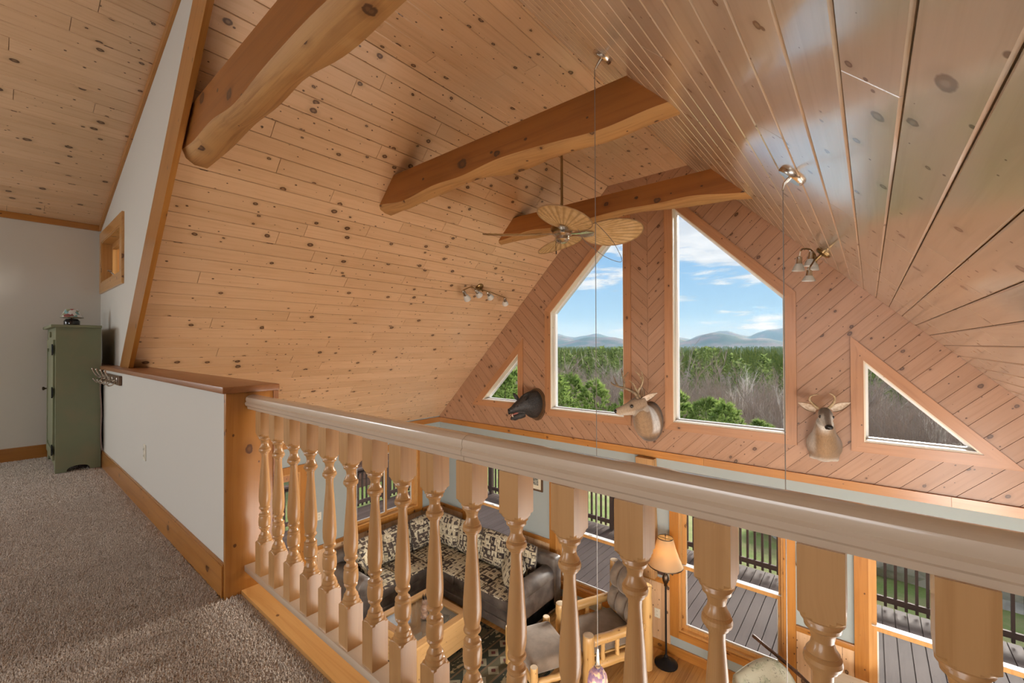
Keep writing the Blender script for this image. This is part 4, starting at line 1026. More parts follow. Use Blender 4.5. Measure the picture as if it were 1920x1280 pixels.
def ear(parent, base, tip, opening, w=.05, outer=None, inner=None, curl=.9, th=.005):
    base, tip, op = Vector(base), Vector(tip), Vector(opening).normalized()
    ax = (tip-base); L = ax.length; ax = ax.normalized(); sd = ax.cross(op).normalized(); op = sd.cross(ax).normalized()
    bo, bi = MB(), MB(); ro, ri = [], []
    for i in range(13):
        t = i/12; ww = w*(math.sin(math.pi*min(1, (t*.93+.10))**.8)**.75+.01); c = base+ax*L*t
        arc = [c+sd*ww*math.sin(a)-op*ww*curl*(math.cos(a)-.35) for a in [-1.25+2.5*k/8 for k in range(9)]]
        ro.append(arc+[p+op*th for p in arc[::-1]]); ri.append([p+op*(th+.001) for p in arc[1:-1]]+[p+op*(th+.002) for p in arc[-2:0:-1]])
    bo.rings(ro); o_ = bo.build('ear', outer, parent, smooth=60); bi.rings(ri); bi.build('inner_ear', inner, o_, smooth=60)
def mixc(a, b, t): t = max(0, min(1, t)); return tuple(x+(y-x)*t for x, y in zip(a, b))
def sst(x, a, b): t = max(0, min(1, (x-a)/(b-a))); return t*t*(3-2*t)
BR, GRY, TAN, WHT, DRK = (.20, .125, .068), (.38, .31, .25), (.36, .23, .13), (.70, .66, .60), (.07, .045, .03)
def eye(parent, c, r): 
    b = MB(); b.lathe([(.0005, -r), (r*.7, -r*.7), (r, 0), (r*.7, r*.7), (.0005, r)], 12, Matrix.Translation(c)); b.build('eye', EYE, parent, smooth=179)

# buck in profile
d1 = thing('deer_mount', 'shoulder mount of a wide-antlered buck in profile between the tall windows', 'deer mount', (-2.2, 5.49, .2))
b = MB()
path_loft(b, [((-2.20, 5.488, .205), .165, .26), ((-2.20, 5.40, .215), .163, .25), ((-2.20, 5.29, .255), .145, .215), ((-2.195, 5.19, .325), .115, .165), ((-2.18, 5.11, .415), .088, .125), ((-2.17, 5.06, .46), .07, .095)], 24)
P, N_ = Vector((-2.135, 5.135, .492)), Vector((-2.437, 4.945, .372)); hd = (N_-P)
def hp(t, dz=0): return P+hd*t+Vector((0, 0, dz))
path_loft(b, [(hp(-.05), .035, .05), (hp(.05), .064, .085), (hp(.22, -.012), .076, .112), (hp(.40, -.012), .072, .098), (hp(.58, -.008), .053, .070), (hp(.78, -.008), .042, .053), (hp(.93, -.006), .039, .045), (hp(1.0, -.006), .027, .030)], 20)
b.tube([hp(.22, -.085), hp(.50, -.07), hp(.88, -.042)], [.038, .032, .020], 10)
hn = hd.normalized()
def col1(c, n):
    t = (c-P).dot(hn)/hd.length; q = c-P-hn*(c-P).dot(hn); lo = q.z
    if c.y < 5.17 and t > -.15 and (q.length < .12):
        k = mixc(TAN, GRY, .35); k = mixc(k, DRK, sst(lo, .045, .075)*sst(t, .55, .1)*.6); k = mixc(k, (.46, .36, .26), sst(t, .45, .75)*.6)
        k = mixc(k, (.60, .54, .46), sst(-lo, .03, .055)*.5); k = mixc(k, DRK, sst((c-Vector((-2.25, 4.99, .452))).length, .034, .022)*.7); k = mixc(k, (.50, .42, .33), .5*(1-min(1, (c-Vector((-2.272, 5.0, .437))).length/.05)))
        return k
    # neck: pale grey band behind the jaw, tan throat, darker mane and rim
    s_ = c.y; side = sst(c.x, -2.235, -2.15)
    k = mixc(TAN, BR, sst(c.z, .30, .46)*.6)
    bandpos = abs((s_-5.27)-(c.z-.33)*-.28)
    k = mixc(k, (.78, .76, .73), side*sst(bandpos, .10, .045)*sst(c.z, .06, .16)*sst(-c.z, -.52, -.44))
    k = mixc(k, DRK, sst(s_, 5.38, 5.46)*.75); k = mixc(k, DRK, sst(-c.z, -.10, .0)*.75); k = mixc(k, DRK, (.5+.5*math.sin(c.x*90+c.z*47)*math.sin(c.y*71))*.18)
    return k
organic('head_and_neck', b, FUR, d1, .0085, 5, col1)
b = MB(); path_loft(b, [(hp(.955, .004), .034, .030), (hp(1.0, .003), .033, .028), (hp(1.035, -.001), .015, .015)], 12, k=3); b.build('nose', NOSE, d1, smooth=60)
eye(d1, (-2.244, 4.99, .452), .021); sdv = hn.cross(Vector((0, 0, 1))).normalized(); eye(d1, hp(.40, .03)+sdv*-.062 if (hp(.4)+sdv*.056-Vector((-2.27, 5, .44))).length < .05 else hp(.40, .03)+sdv*.062, .0165)
ear(d1, (-2.165, 5.080, .510), (-1.99, 5.16, .620), (.35, -.75, -.45), .045, EARB, EAR)
ear(d1, (-2.185, 5.175, .535), (-2.23, 5.28, .665), (-.2, -1, .0), .045, EARB, EAR)
def antler(parent, beams, material):
    b = MB()
    for pts, r0, r1 in beams:
        C = catmull(pts, 5); b.tube(C, [1.3*(r0+(r1-r0)*i/(len(C)-1)) for i in range(len(C))], 8)
    b.build('antler', material, parent, smooth=60)
antler(d1, [([(-2.195, 5.075, .53), (-2.225, 5.05, .60), (-2.28, 5.0, .645), (-2.338, 4.95, .675), (-2.41, 4.92, .695), (-2.463, 4.90, .725), (-2.47, 4.90, .745)], .016, .005),
            ([(-2.395, 4.925, .692), (-2.42, 4.92, .745), (-2.45, 4.92, .82)], .011, .003), ([(-2.325, 4.96, .672), (-2.335, 4.97, .76), (-2.355, 4.975, .83), (-2.372, 4.98, .90)], .013, .003), ([(-2.345, 4.975, .79), (-2.32, 5.0, .83), (-2.299, 5.02, .865)], .008, .003)], ANTL)
antler(d1, [([(-2.165, 5.09, .525), (-2.19, 5.10, .565), (-2.225, 5.12, .61), (-2.19, 5.135, .68), (-2.165, 5.145, .76), (-2.172, 5.15, .83), (-2.185, 5.15, .87)], .016, .004),
            ([(-2.215, 5.12, .605), (-2.245, 5.115, .655), (-2.28, 5.105, .72), (-2.329, 5.10, .757)], .012, .003), ([(-2.168, 5.145, .74), (-2.205, 5.14, .82), (-2.258, 5.13, .873)], .009, .003), ([(-2.215, 5.12, .605), (-2.28, 5.10, .625), (-2.33, 5.08, .66)], .010, .004)], HORN)

# young buck facing the room
d2 = thing('deer_mount', 'shoulder mount of a young short-antlered buck facing the room, right of the tall windows', 'deer mount', (-.365, 5.49, .2))
b = MB()
path_loft(b, [((-.368, 5.488, .165), .150, .165), ((-.368, 5.42, .175), .152, .170), ((-.362, 5.33, .23), .125, .165), ((-.352, 5.26, .34), .092, .125), ((-.346, 5.20, .45), .068, .085)], 24)
b.tube([(-.45, 5.44, .10), (-.46, 5.40, .03)], [.05, .035], 10); b.tube([(-.29, 5.44, .10), (-.28, 5.40, .03)], [.05, .035], 10)
P2, N2 = Vector((-.350, 5.235, .535)), Vector((-.298, 4.99, .415)); h2 = N2-P2
def hq(t, dz=0): return P2+h2*t+Vector((0, 0, dz))
path_loft(b, [(hq(-.05), .028, .04), (hq(.08), .056, .068), (hq(.26), .062, .074), (hq(.42, .002), .058, .066), (hq(.60), .041, .048), (hq(.80, -.003), .032, .037), (hq(.94, -.003), .031, .032), (hq(1.0, -.005), .02, .02)], 20)
b.tube([hq(.3, -.05), hq(.55, -.042), hq(.88, -.03)], [.028, .024, .017], 10)
hn2 = h2.normalized(); sd2 = hn2.cross(Vector((0, 0, 1))).normalized()
def col2(c, n):
    t = (c-P2).dot(hn2)/h2.length; q = c-P2-hn2*(c-P2).dot(hn2)
    if c.y < 5.25 and t > -.1 and q.length < .11 and c.z > .36:
        u = q.dot(sd2)
        k = mixc(GRY, (.12, .085, .06), sst(q.z, .0, .05)*.8); k = mixc(k, WHT, sst(-q.z, -.01, .03)*.85)
        k = mixc(k, WHT, sst(abs(u), .018, .032)*sst(t, .35, .6)*.8)
        k = mixc(k, WHT, .75*(1-min(1, (c-(hq(.52, .02)+sd2*u*1.0)).length/.04))*sst(abs(u), .02, .04))
        return k
    k = mixc(TAN, BR, sst(c.x, -.40, -.22)*.8); k = mixc(k, WHT, sst(-c.x, .40, .45)*sst(c.z, .08, .2)*.9)
    k = mixc(k, WHT, sst(c.z, .30, .40)*sst(abs(c.x+.35), .09, .0)*.7); k = mixc(k, WHT, sst(-c.z, -.09, -.03)*.6); k = mixc(k, DRK, sst(c.y, 5.42, 5.47)*.6)
    return k
organic('head_and_neck', b, FUR, d2, .008, 5, col2)
b = MB(); path_loft(b, [(hq(.955, .003), .034, .028), (hq(1.0, .004), .033, .026), (hq(1.035, -.001), .014, .014)], 12, k=3); b.build('nose', NOSE, d2, smooth=60)
eye(d2, hq(.46, .022)+sd2*.046, .018); eye(d2, hq(.46, .022)-sd2*.046, .018)
ear(d2, (-.415, 5.235, .545), (-.565, 5.20, .615), (.1, -1, -.35), .042, EARB, EAR)
ear(d2, (-.295, 5.235, .560), (-.142, 5.20, .650), (.0, -1, -.35), .042, EARB, EAR)
antler(d2, [([(-.395, 5.21, .565), (-.43, 5.19, .60), (-.462, 5.16, .65), (-.445, 5.12, .695), (-.384, 5.09, .718)], .012, .003)], HORN)
antler(d2, [([(-.315, 5.21, .575), (-.285, 5.19, .615), (-.262, 5.16, .665), (-.268, 5.12, .71), (-.30, 5.09, .735)], .012, .003)], HORN)

# boar
bo = thing('boar_mount', 'black bristly boar head with open mouth on a dark plaque', 'boar mount', (-4.05, 5.49, .27))
pq = [(-4.05+.178*math.cos(a)*(1 if math.sin(a) > 0 else 1-.12*abs(math.sin(a))), .27+.255*math.sin(a)) for a in [2*math.pi*k/28 for k in range(28)]]
b = MB(); b.prism(pq, 5.475, 5.499, XZ); b.prism(offset(pq, -.018), 5.462, 5.475, XZ); b.build('plaque', PLAQ, bo, grain=(0, 0, 1))
b = MB()
path_loft(b, [((-4.06, 5.465, .275), .145, .218), ((-4.062, 5.38, .285), .145, .215), ((-4.08, 5.28, .29), .125, .178), ((-4.115, 5.20, .27), .100, .130), ((-4.16, 5.13, .245), .070, .088), ((-4.205, 5.085, .215), .050, .056), ((-4.245, 5.045, .19), .042, .042)], 22)
b.tube(catmull([(-4.09, 5.22, .155), (-4.14, 5.13, .125), (-4.185, 5.06, .095), (-4.20, 5.035, .10)], 4), [.06]*4+[.052]*4+[.032]*4+[.022], 12)
organic('head_and_neck', b, BOARF, bo, .0085, 4)
b = MB(); T_ = Matrix.Translation((-4.243, 5.047, .19)) @ Vector((-.72, -.68, -.15)).to_track_quat('Z', 'Y').to_matrix().to_4x4(); b.lathe([(.036, -.01), (.044, .0), (.045, .014), (.038, .022), (.03, .020), (.001, .018)], 16, T_); sn = b.build('snout_disc', NOSE, bo, smooth=40)
b = MB()
for u in (-.014, .014): b.lathe([(.008, .0195), (.007, .021), (.001, .0205)], 8, T_ @ Matrix.Translation((u, 0, 0)))
b.build('nostril', SLOT, sn)
b = MB(); path_loft(b, [((-4.10, 5.20, .185), .030, .022), ((-4.15, 5.115, .165), .032, .024), ((-4.195, 5.055, .140), .026, .018), ((-4.213, 5.03, .128), .012, .008)], 12); b.build('mouth', MOUTH, bo, smooth=60)
for s_ in (-1, 1):
    o_ = Vector((.63, -.77, 0))*.026*s_; b = MB(); C = catmull([Vector((-4.185, 5.065, .115))+o_, Vector((-4.195, 5.055, .145))+o_*1.3, Vector((-4.19, 5.06, .175))+o_*1.5], 4); b.tube(C, [.008-.0065*i/8 for i in range(9)], 6); b.build('tusk', IVORY, bo, smooth=60)
eye(bo, (-4.095, 5.075, .285), .010)
ear(bo, (-4.045, 5.17, .375), (-3.985, 5.22, .480), (-.2, -1, .1), .055, BOARE, BOARE, .6)
ear(bo, (-4.165, 5.16, .365), (-4.21, 5.10, .480), (.3, -1, .0), .035, BOARE, BOARE, .6)
# ------------------------------------------------------------------ sitting room below: sectional sofa
def split_top(o, thr=.55, top=1, rest=0):
    for p in o.data.polygons: p.material_index = top if p.normal.z > thr else rest
sf = thing('sectional_sofa', 'grey leather corner sofa with wildlife patchwork cushions in the room below', 'sofa', (-5.0, 4.6, LOW))
SZ = LOW+.42
b = MB(); b.rbox((-6.28, 4.50, LOW+.05), (-3.56, 5.40, LOW+.27), .03, 3); b.rbox((-6.28, 3.24, LOW+.05), (-5.42, 4.60, LOW+.27), .03, 3); b.build('base', LEATH, sf, smooth=50)
b = MB(); b.rbox((-6.25, 4.475, LOW+.02), (-3.58, 4.52, LOW+.13), .02, 3); b.rbox((-5.445, 3.26, LOW+.02), (-5.40, 4.50, LOW+.13), .02, 3); b.build('front_roll', LEATH, sf, smooth=50)
b = MB(); b.rbox((-6.30, 5.22, LOW+.1), (-3.54, 5.41, LOW+.80), .06, 4); b.build('back_frame', LEATH, sf, smooth=50)
b = MB(); b.rbox((-6.30, 3.22, LOW+.1), (-6.12, 5.41, LOW+.80), .06, 4); b.build('back_frame', LEATH, sf, smooth=50)
def arm_(x0, x1, y0, y1, axis):
    b = MB(); b.rbox((x0, y0, LOW+.03), (x1, y1, LOW+.58), .035, 3)
    cx_, cy_ = (x0+x1)/2, (y0+y1)/2
    if axis == 'y': b.tube([(cx_, y0-.012, LOW+.55), (cx_, y0+.01, LOW+.55), (cx_, y1-.02, LOW+.55), (cx_, y1, LOW+.55)], [.10, .125, .125, .11], 18)
    else: b.tube([(x0, cy_, LOW+.55), (x0+.02, cy_, LOW+.55), (x1-.01, cy_, LOW+.55), (x1+.012, cy_, LOW+.55)], [.11, .125, .125, .10], 18)
    b.build('arm', LEATH, sf, smooth=50)
arm_(-3.80, -3.56, 4.46, 5.38, 'y'); arm_(-6.24, -5.40, 3.20, 3.44, 'x')
def seatc(x0, x1, y0, y1):
    b = MB(); b.rbox((x0, y0, LOW+.27), (x1, y1, SZ), .03, 3, crown=(0, 0, .025), sub=3); o = b.build('seat_cushion', [LEATH, LODGE], sf, grain=(1, 0, 0), smooth=60); split_top(o)
for a, c in ((-5.40, -4.88), (-4.87, -4.34), (-4.33, -3.81)): seatc(a, c, 4.47, 5.18)
seatc(-6.10, -5.41, 4.49, 5.18)
for a, c in ((3.45, 3.96), (3.97, 4.48)): seatc(-6.10, -5.38, a, c)
def cushion(b, w, h, d, M_, p=3.0):
    n = 12; top, bot = [], []
    for i in range(n+1):
        for j in range(n+1):
            u, v = -1+2*i/n, -1+2*j/n; f = max(0, (1-abs(u)**p)*(1-abs(v)**p))**.45
            k = 1-.05*(abs(u*v))
            top.append((u*w/2*k, d/2*f+.012, v*h/2*k)); bot.append((u*w/2*k, -d/2*f-.012, v*h/2*k))
    N = n+1; vs = top+bot; fs = []
    for i in range(n):
        for j in range(n):
            a = i*N+j; fs.append((a, a+1, a+N+1, a+N)); a += N*N; fs.append((a, a+N, a+N+1, a+1))
    ed = [i*N for i in range(N)]+[n*N+j for j in range(1, N)]+[i*N+n for i in range(n-1, -1, -1)]+[j for j in range(n-1, 0, -1)]
    for q in range(len(ed)):
        a, c = ed[q], ed[(q+1) % len(ed)]; fs.append((a, c, c+N*N, a+N*N))
    b.add(vs, fs, M_); return [M_ @ Vector(vs[e]).lerp(Vector(vs[e+N*N]), .5) for e in ed]
def back_cushion(x, y, rz, w=.56, h=.50, tilt=-12, name='back_cushion', parent=sf, z=None, d=.2, roll_=0):
    M_ = Matrix.Translation((x, y, z if z is not None else SZ+h/2+.02)) @ Matrix.Rotation(rz, 4, 'Z') @ Matrix.Rotation(rad(tilt), 4, 'X') @ Matrix.Rotation(rad(roll_), 4, 'Y')
    b = MB(); e = cushion(b, w, h, d, M_); o = b.build(name, LODGE, parent, grain=M_.to_3x3() @ Vector((1, 0, 0)), smooth=70)
    b = MB(); b.tube(e+[e[0]], .009, 6, cap=False); b.build('piping', LEATH, o if parent is not None else o, smooth=60); return o
for x in (-5.14, -4.60, -4.07): back_cushion(x, 5.10, 0)
back_cushion(-5.72, 5.10, 0, .62)
for y in (3.72, 4.25, 4.82): back_cushion(-6.0, y, math.pi/2)
def throw(label, x, y, z, rz, tilt, rl_, w=.45):
    t = thing('throw_pillow', label, 'pillow', (x, y, z), group='patchwork throw pillows')
    M_ = Matrix.Translation((x, y, z+.2)) @ Matrix.Rotation(rz, 4, 'Z') @ Matrix.Rotation(rad(tilt), 4, 'X') @ Matrix.Rotation(rad(rl_), 4, 'Y')
    b = MB(); e = cushion(b, w, w, .16, M_); b.build('cover', LODGE, t, grain=M_.to_3x3() @ Vector((1, 0, 0)), smooth=70)
    b = MB(); b.tube(e+[e[0]], .007, 6, cap=False); b.build('piping', LEATH, t, smooth=60)
throw('patchwork throw pillow leaning on the right sofa arm', -4.02, 4.86, SZ+.03, rad(-30), -32, 20)
throw('patchwork throw pillow leaning on the left sofa arm', -5.86, 3.62, SZ+.03, rad(150), -30, 15)

# rug
b = MB(); b.rbox((-5.30, 1.7, LOW), (-2.95, 4.42, LOW+.012), .004, 1); rg = b.build('area_rug', RUG, None, grain=(0, 1, 0), uvoff=False); tag(rg, 'dark lodge rug with bands of diamonds and animals under the coffee table', 'rug')

# coffee table with glazed top
tb = thing('coffee_table', 'square honey pine coffee table with glass display top and drawers', 'coffee table', (-4.44, 3.53, LOW+.012))
tx0, tx1, ty0, ty1 = -4.88, -4.0, 3.10, 3.95; TZ = -2.25; z0_ = LOW+.012
tr_ = [(tx0, ty0), (tx1, ty0), (tx1, ty1), (tx0, ty1)]
def XY(p, q, t): return (p, q, t)
O_, I_ = ccw(tr_), offset(tr_, -.095)
for i in range(4):
    j = (i+1) % 4; b = MB(); b.prism([O_[i], O_[j], I_[j], I_[i]], TZ-.028, TZ, XY); b.build('top_rail', TABLEW, tb, grain=(O_[j][0]-O_[i][0], O_[j][1]-O_[i][1], 0))
b = MB(); b.prism(offset(tr_, -.088), TZ-.012, TZ-.006, XY); b.build('glass_top', TGLASS, tb)
for p in ((tx0+.02, ty0+.02), (tx1-.075, ty0+.02), (tx1-.075, ty1-.075), (tx0+.02, ty1-.075)):
    b = MB(); b.box((p[0], p[1], z0_), (p[0]+.055, p[1]+.055, TZ-.028)); b.build('corner_post', TABLEW, tb, grain=(0, 0, 1))
b = MB(); b.box((tx1-.04, ty0+.075, z0_+.05), (tx1-.025, ty1-.075, TZ-.028)); b.build('side_panel', TABLEW, tb, grain=(0, 1, 0))
b = MB(); b.box((tx0+.025, ty0+.075, z0_+.05), (tx0+.04, ty1-.075, TZ-.028)); b.build('side_panel', TABLEW, tb, grain=(0, 1, 0))
b = MB(); b.box((tx0+.075, ty1-.045, z0_+.05), (tx1-.075, ty1-.03, TZ-.028)); b.build('back_panel', TABLEW, tb, grain=(1, 0, 0))
b = MB(); b.box((tx0+.03, ty0+.05, TZ-.06), (tx1-.03, ty1-.04, TZ-.055)); b.build('display_tray', JAMB, tb, grain=(1, 0, 0))
b = MB(); b.box((tx0+.075, ty0+.035, z0_+.03), (tx1-.075, ty0+.05, TZ-.028)); b.build('drawer_case', TABLEW, tb, grain=(1, 0, 0))
for c in range(2):
    for r in range(4):
        xa = tx0+.085+c*.36; za = z0_+.045+r*.093
        b = MB(); b.rbox((xa, ty0+.012, za), (xa+.345, ty0+.036, za+.082), .008, 2); d_ = b.build('drawer', TABLEW, tb, grain=(1, 0, 0), smooth=40)
        b = MB(); b.tube(catmull([(xa+.14, ty0+.012, za+.035), (xa+.155, ty0-.012, za+.05), (xa+.19, ty0-.012, za+.045), (xa+.205, ty0+.012, za+.035)], 4), .006, 6); b.build('twig_pull', BRONZE, d_, smooth=60)
fg = thing('carved_figure', 'small carved wooden figure with dark crown on the coffee table', 'figurine', (-4.385, 3.53, TZ)); TFg = Matrix.Translation((-4.385, 3.53, TZ))
b = MB(); b.lathe([(.052, 0), (.055, .012), (.040, .03), (.046, .07), (.055, .11), (.044, .145), (.030, .16), (.038, .185), (.040, .205), (.026, .232), (.001, .24)], 16, TFg); b.build('body', noisy('mottled_carved_wood', (.34, .22, .15), (.14, .075, .05), 28, .35, .6), fg, smooth=50)
b = MB()
for k in range(6):
    a = k*1.05; b.tube([(-4.385+.02*math.cos(a), 3.53+.02*math.sin(a), TZ+.225), (-4.385+.032*math.cos(a), 3.53+.032*math.sin(a), TZ+.285)], [.009, .002], 5)
b.build('crown', BLACKM, fg)
cp = thing('candle_cup', 'small white cup inside the glazed coffee table', 'cup', (-4.20, 3.50, TZ-.055))
b = MB(); b.lathe([(.020, 0), (.030, .02), (.032, .036), (.028, .036), (.026, .02), (.001, .006)], 14, Matrix.Translation((-4.20, 3.50, TZ-.055))); b.build('cup_body', WHITEP, cp, smooth=50)
b = MB(); b.tube(catmull([(-4.17, 3.50, TZ-.025), (-4.155, 3.50, TZ-.032), (-4.172, 3.50, TZ-.042)], 4), .004, 6); b.build('cup_handle', WHITEP, cp, smooth=50)
bx_ = thing('small_book', 'small tan book inside the glazed coffee table', 'book', (-4.22, 3.68, TZ-.055), rad(24))
b = MB(); b.box((-.06, -.085, 0), (.06, .085, .005)); b.box((-.06, -.085, .026), (.06, .085, .031)); b.box((-.06, -.085, .005), (-.054, .085, .026)); b.build('cover', noisy('tan_book_cover', (.36, .26, .16), (.26, .18, .1), 20), bx_, world=False)
b = MB(); b.box((-.054, -.08, .005), (.055, .08, .026)); b.build('pages', PAPER, bx_, world=False)

# ------------------------------------------------------------------ log chair and ottoman
CR = rad(-28.4)
ch = thing('log_chair', 'peeled log armchair with tufted taupe cushions by the lower window', 'chair', (-2.586, 4.867, LOW), CR)
def log(parent, name, p, q, r0, r1=None, wob=.004, seed=0, n=12, ends=True):
    rng = random.Random(seed); p, q = Vector(p), Vector(q); r1 = r1 or r0; k = 8; pts, rs = [], []
    for i in range(k+1):
        t = i/k; pts.append(p.lerp(q, t)+Vector((rng.uniform(-wob, wob), rng.uniform(-wob, wob), rng.uniform(-wob, wob)))*(0 if i in (0, k) else 1)); rs.append(r0+(r1-r0)*t+rng.uniform(-.5, .5)*wob)
    pts = [p.lerp(q, .004)]+pts[1:-1]+[q.lerp(p, .004)]; d = (q-p).normalized()
    pts = [p]+[pts[0]+d*.004]+pts[1:-1]+[pts[-1]-d*.004]+[q]; rs = [rs[0]*.92, rs[0]]+rs[1:-1]+[rs[-1], rs[-1]*.92]
    b = MB(); b.tube(pts, rs, n); b.f[-1], b.f[-2]; nf = len(b.f); b.mi = [0]*(nf-2)+[1, 1]
    return b.build(name, [LOG, LOGEND], parent, world=False, grain=d, smooth=50)
for s_ in (-1, 1):
    log(ch, 'front_post', (s_*.33, -.41, 0), (s_*.33, -.41, .60), .07, .066, seed=3+s_); log(ch, 'rear_post', (s_*.33, .41, 0), (s_*.33, .41, 1.0), .068, .06, seed=5+s_)
    log(ch, 'arm_log', (s_*.33, -.355, .51), (s_*.33, .36, .53), .056, .05, seed=7+s_); log(ch, 'side_rail', (s_*.33, -.36, .24), (s_*.33, .36, .24), .05, seed=9+s_)
    for k, y in enumerate((-.22, -.02, .18)): log(ch, 'spindle', (s_*.33, y, .275), (s_*.33, y, .475), .026, .026, seed=20+k)
log(ch, 'front_rail', (-.28, -.41, .24), (.28, -.41, .24), .05, seed=1); log(ch, 'back_rail', (-.28, .41, .92), (.28, .41, .92), .052, seed=2); log(ch, 'back_rail', (-.28, .41, .28), (.28, .41, .28), .05, seed=4)
b = MB(); b.rbox((-.27, -.36, .28), (.27, .36, .30), .005, 1); b.build('seat_deck', LOG, ch, world=False)
b = MB(); b.rbox((-.268, -.41, .30), (.268, .30, .44), .05, 4, crown=(0, 0, .03), sub=4); b.build('seat_cushion', SUEDE, ch, world=False, smooth=60)
def tufted(b, w, h, d, nx, nz, M_):
    n = 30; fr, bk = [], []
    for i in range(n+1):
        for j in range(n+1):
            u, v = i/n, j/n
            ex = (max(0, 1-abs(2*u-1)**5)*max(0, 1-abs(2*v-1)**5))**.4
            pu = abs(math.sin(math.pi*nx*u)); pv = abs(math.sin(math.pi*nz*v)); puff = (.35+.65*(pu*pv)**.45)
            rr = 1-.10*max(0, (abs(2*u-1)*abs(2*v-1))-.4)
            x, z = (u-.5)*w*rr, v*h
            fr.append((x, -d*ex*puff, z)); bk.append((x, .05*ex, z))
    N = n+1; fs = []
    for i in range(n):
        for j in range(n):
            a = i*N+j; fs.append((a, a+1, a+N+1, a+N)); a += N*N; fs.append((a, a+N, a+N+1, a+1))
    b.add(fr+bk, fs, M_)
b = MB(); tufted(b, .58, .62, .17, 3, 2, Matrix.Translation((0, .34, .42)) @ Matrix.Rotation(rad(-8), 4, 'X')); b.build('back_cushion', SUEDE, ch, world=False, smooth=75)
ot = thing('log_ottoman', 'peeled log ottoman with taupe cushion in front of the log chair', 'ottoman', (-3.0, 4.124, LOW), CR)
for sx in (-1, 1):
    for sy in (-1, 1): log(ot, 'leg', (sx*.365, sy*.255, 0), (sx*.365, sy*.255, .45), .046, .043, seed=40+sx+3*sy)
    log(ot, 'short_rail', (sx*.365, -.21, .27), (sx*.365, .21, .27), .036, seed=50+sx)
for sy in (-1, 1): log(ot, 'long_rail', (-.33, sy*.255, .28), (.33, sy*.255, .28), .042, seed=60+sy)
b = MB(); b.rbox((-.315, -.265, .30), (.315, .265, .445), .055, 4, crown=(0, 0, .035), sub=4); b.build('cushion', SUEDE, ot, world=False, smooth=60)

# ------------------------------------------------------------------ floor lamp, lit
lx, ly = -1.948, 5.28
lp = thing('floor_lamp', 'lit floor lamp with cream bell shade and dark swing-arm stand', 'floor lamp', (lx, ly, LOW)); TL_ = Matrix.Translation((lx, ly, LOW))
b = MB(); b.lathe([(.135, 0), (.137, .014), (.115, .026), (.105, .036), (.07, .046), (.045, .062), (.026, .08), (.03, .095), (.018, .11), (.012, .12)], 24, TL_); b.build('base', BLACKM, lp, smooth=40)
b = MB(); b.tube([(lx, ly, LOW+.11), (lx, ly, LOW+.96)], .012, 10); b.build('pole', BLACKM, lp, smooth=40)
b = MB(); b.lathe([(.012, .94), (.022, .955), (.018, .975), (.036, 1.01), (.040, 1.05), (.028, 1.085), (.014, 1.11), (.03, 1.13), (.012, 1.16), (.010, 1.30)], 16, TL_); b.build('urn', BRONZE, lp, smooth=45)
b = MB(); b.tube([(lx, ly, LOW+1.14), (lx+.09, ly-.02, LOW+1.14), (lx+.09, ly-.02, LOW+1.17)], .007, 8); b.tube([(lx+.09, ly-.02, LOW+1.12), (lx+.09, ly-.02, LOW+1.20)], .012, 8); b.build('swing_arm', BRONZE, lp, smooth=45)
sh_ = [(.205, 1.205), (.19, 1.235), (.155, 1.32), (.12, 1.42), (.09, 1.535)]
b = MB(); b.lathe(sh_+[(r-.003, z) for r, z in sh_[::-1]], 28, TL_, cap=False); sd_ = b.build('shade', SHADE, lp, smooth=50)
b = MB(); b.lathe([(.207, 1.200), (.209, 1.206), (.206, 1.212)], 28, TL_, cap=False); b.lathe([(.091, 1.53), (.093, 1.536), (.090, 1.542)], 28, TL_, cap=False); b.build('shade_trim', BRONZE, sd_, smooth=60)
b = MB(); b.tube([(lx-.09, ly, LOW+1.53), (lx+.09, ly, LOW+1.53)], .003, 5); b.tube([(lx, ly, LOW+1.3), (lx, ly, LOW+1.555)], .003, 5); b.lathe([(.0, 1.55), (.009, 1.562), (.006, 1.585), (0, 1.59)], 10, TL_); b.build('finial', BRONZE, lp, smooth=50)
b = MB(); b.lathe([(.001, 1.30), (.02, 1.32), (.03, 1.36), (.02, 1.40), (.001, 1.415)], 14, TL_); b.build('bulb', BULB, lp, smooth=60)
light('floor_lamp_bulb', 'POINT', (lx, ly, LOW+1.36), 190, (1, .70, .36), shadow_soft_size=.03).parent = None
for p in ((-1.238, 2.266, -.76), (-.299, 2.298, -.76)): light('pendant_bulb', 'POINT', p, 7, (1, .78, .5), shadow_soft_size=.025)

# ------------------------------------------------------------------ small things along the lower gable wall
def framed(name, label, x0, x1, z0, z1, fr_, y=GY):
    t = thing(name, label, 'picture', ((x0+x1)/2, y, z0)); q = rect(x0, x1, z0, z1)
    b = MB(); b.ring_prism(q, offset(q, -.025), y-.026, y-.001, XZ); b.build('frame', fr_, t)
    b = MB(); b.ring_prism(offset(q, -.025), offset(q, -.085), y-.014, y-.008, XZ); b.build('mat_board', PAPER, t)
    b = MB(); b.prism(offset(q, -.08), y-.012, y-.006, XZ); b.build('print', PRINT, t)
framed('framed_print', 'dark framed print on the lower wall between sofa windows', -4.28, -3.94, -1.09, -.66, PLAQ)
framed('framed_print', 'dark framed print between the two right-hand lower windows', -.50, -.20, -1.10, -.66, BLACKM)
b = MB(); b.rbox((-2.375, 5.39, -1.785), (-2.13, GY, -.262), .012, 2, sub=6)
for i, v in enumerate(b.v): b.v[i] = (v[0]+.008*math.sin(v[2]*9), v[1]+.006*math.sin(v[2]*13+1), v[2])
tag(b.build('hewn_post', BARKPOST, None, grain=(0, 0, 1), smooth=50), 'rough hewn post on the lower wall under the middle of the band', 'post')
pq_ = thing('wall_plaque', 'small dark plaque beside the floor lamp shade', 'plaque', (-2.09, GY, -1.72))
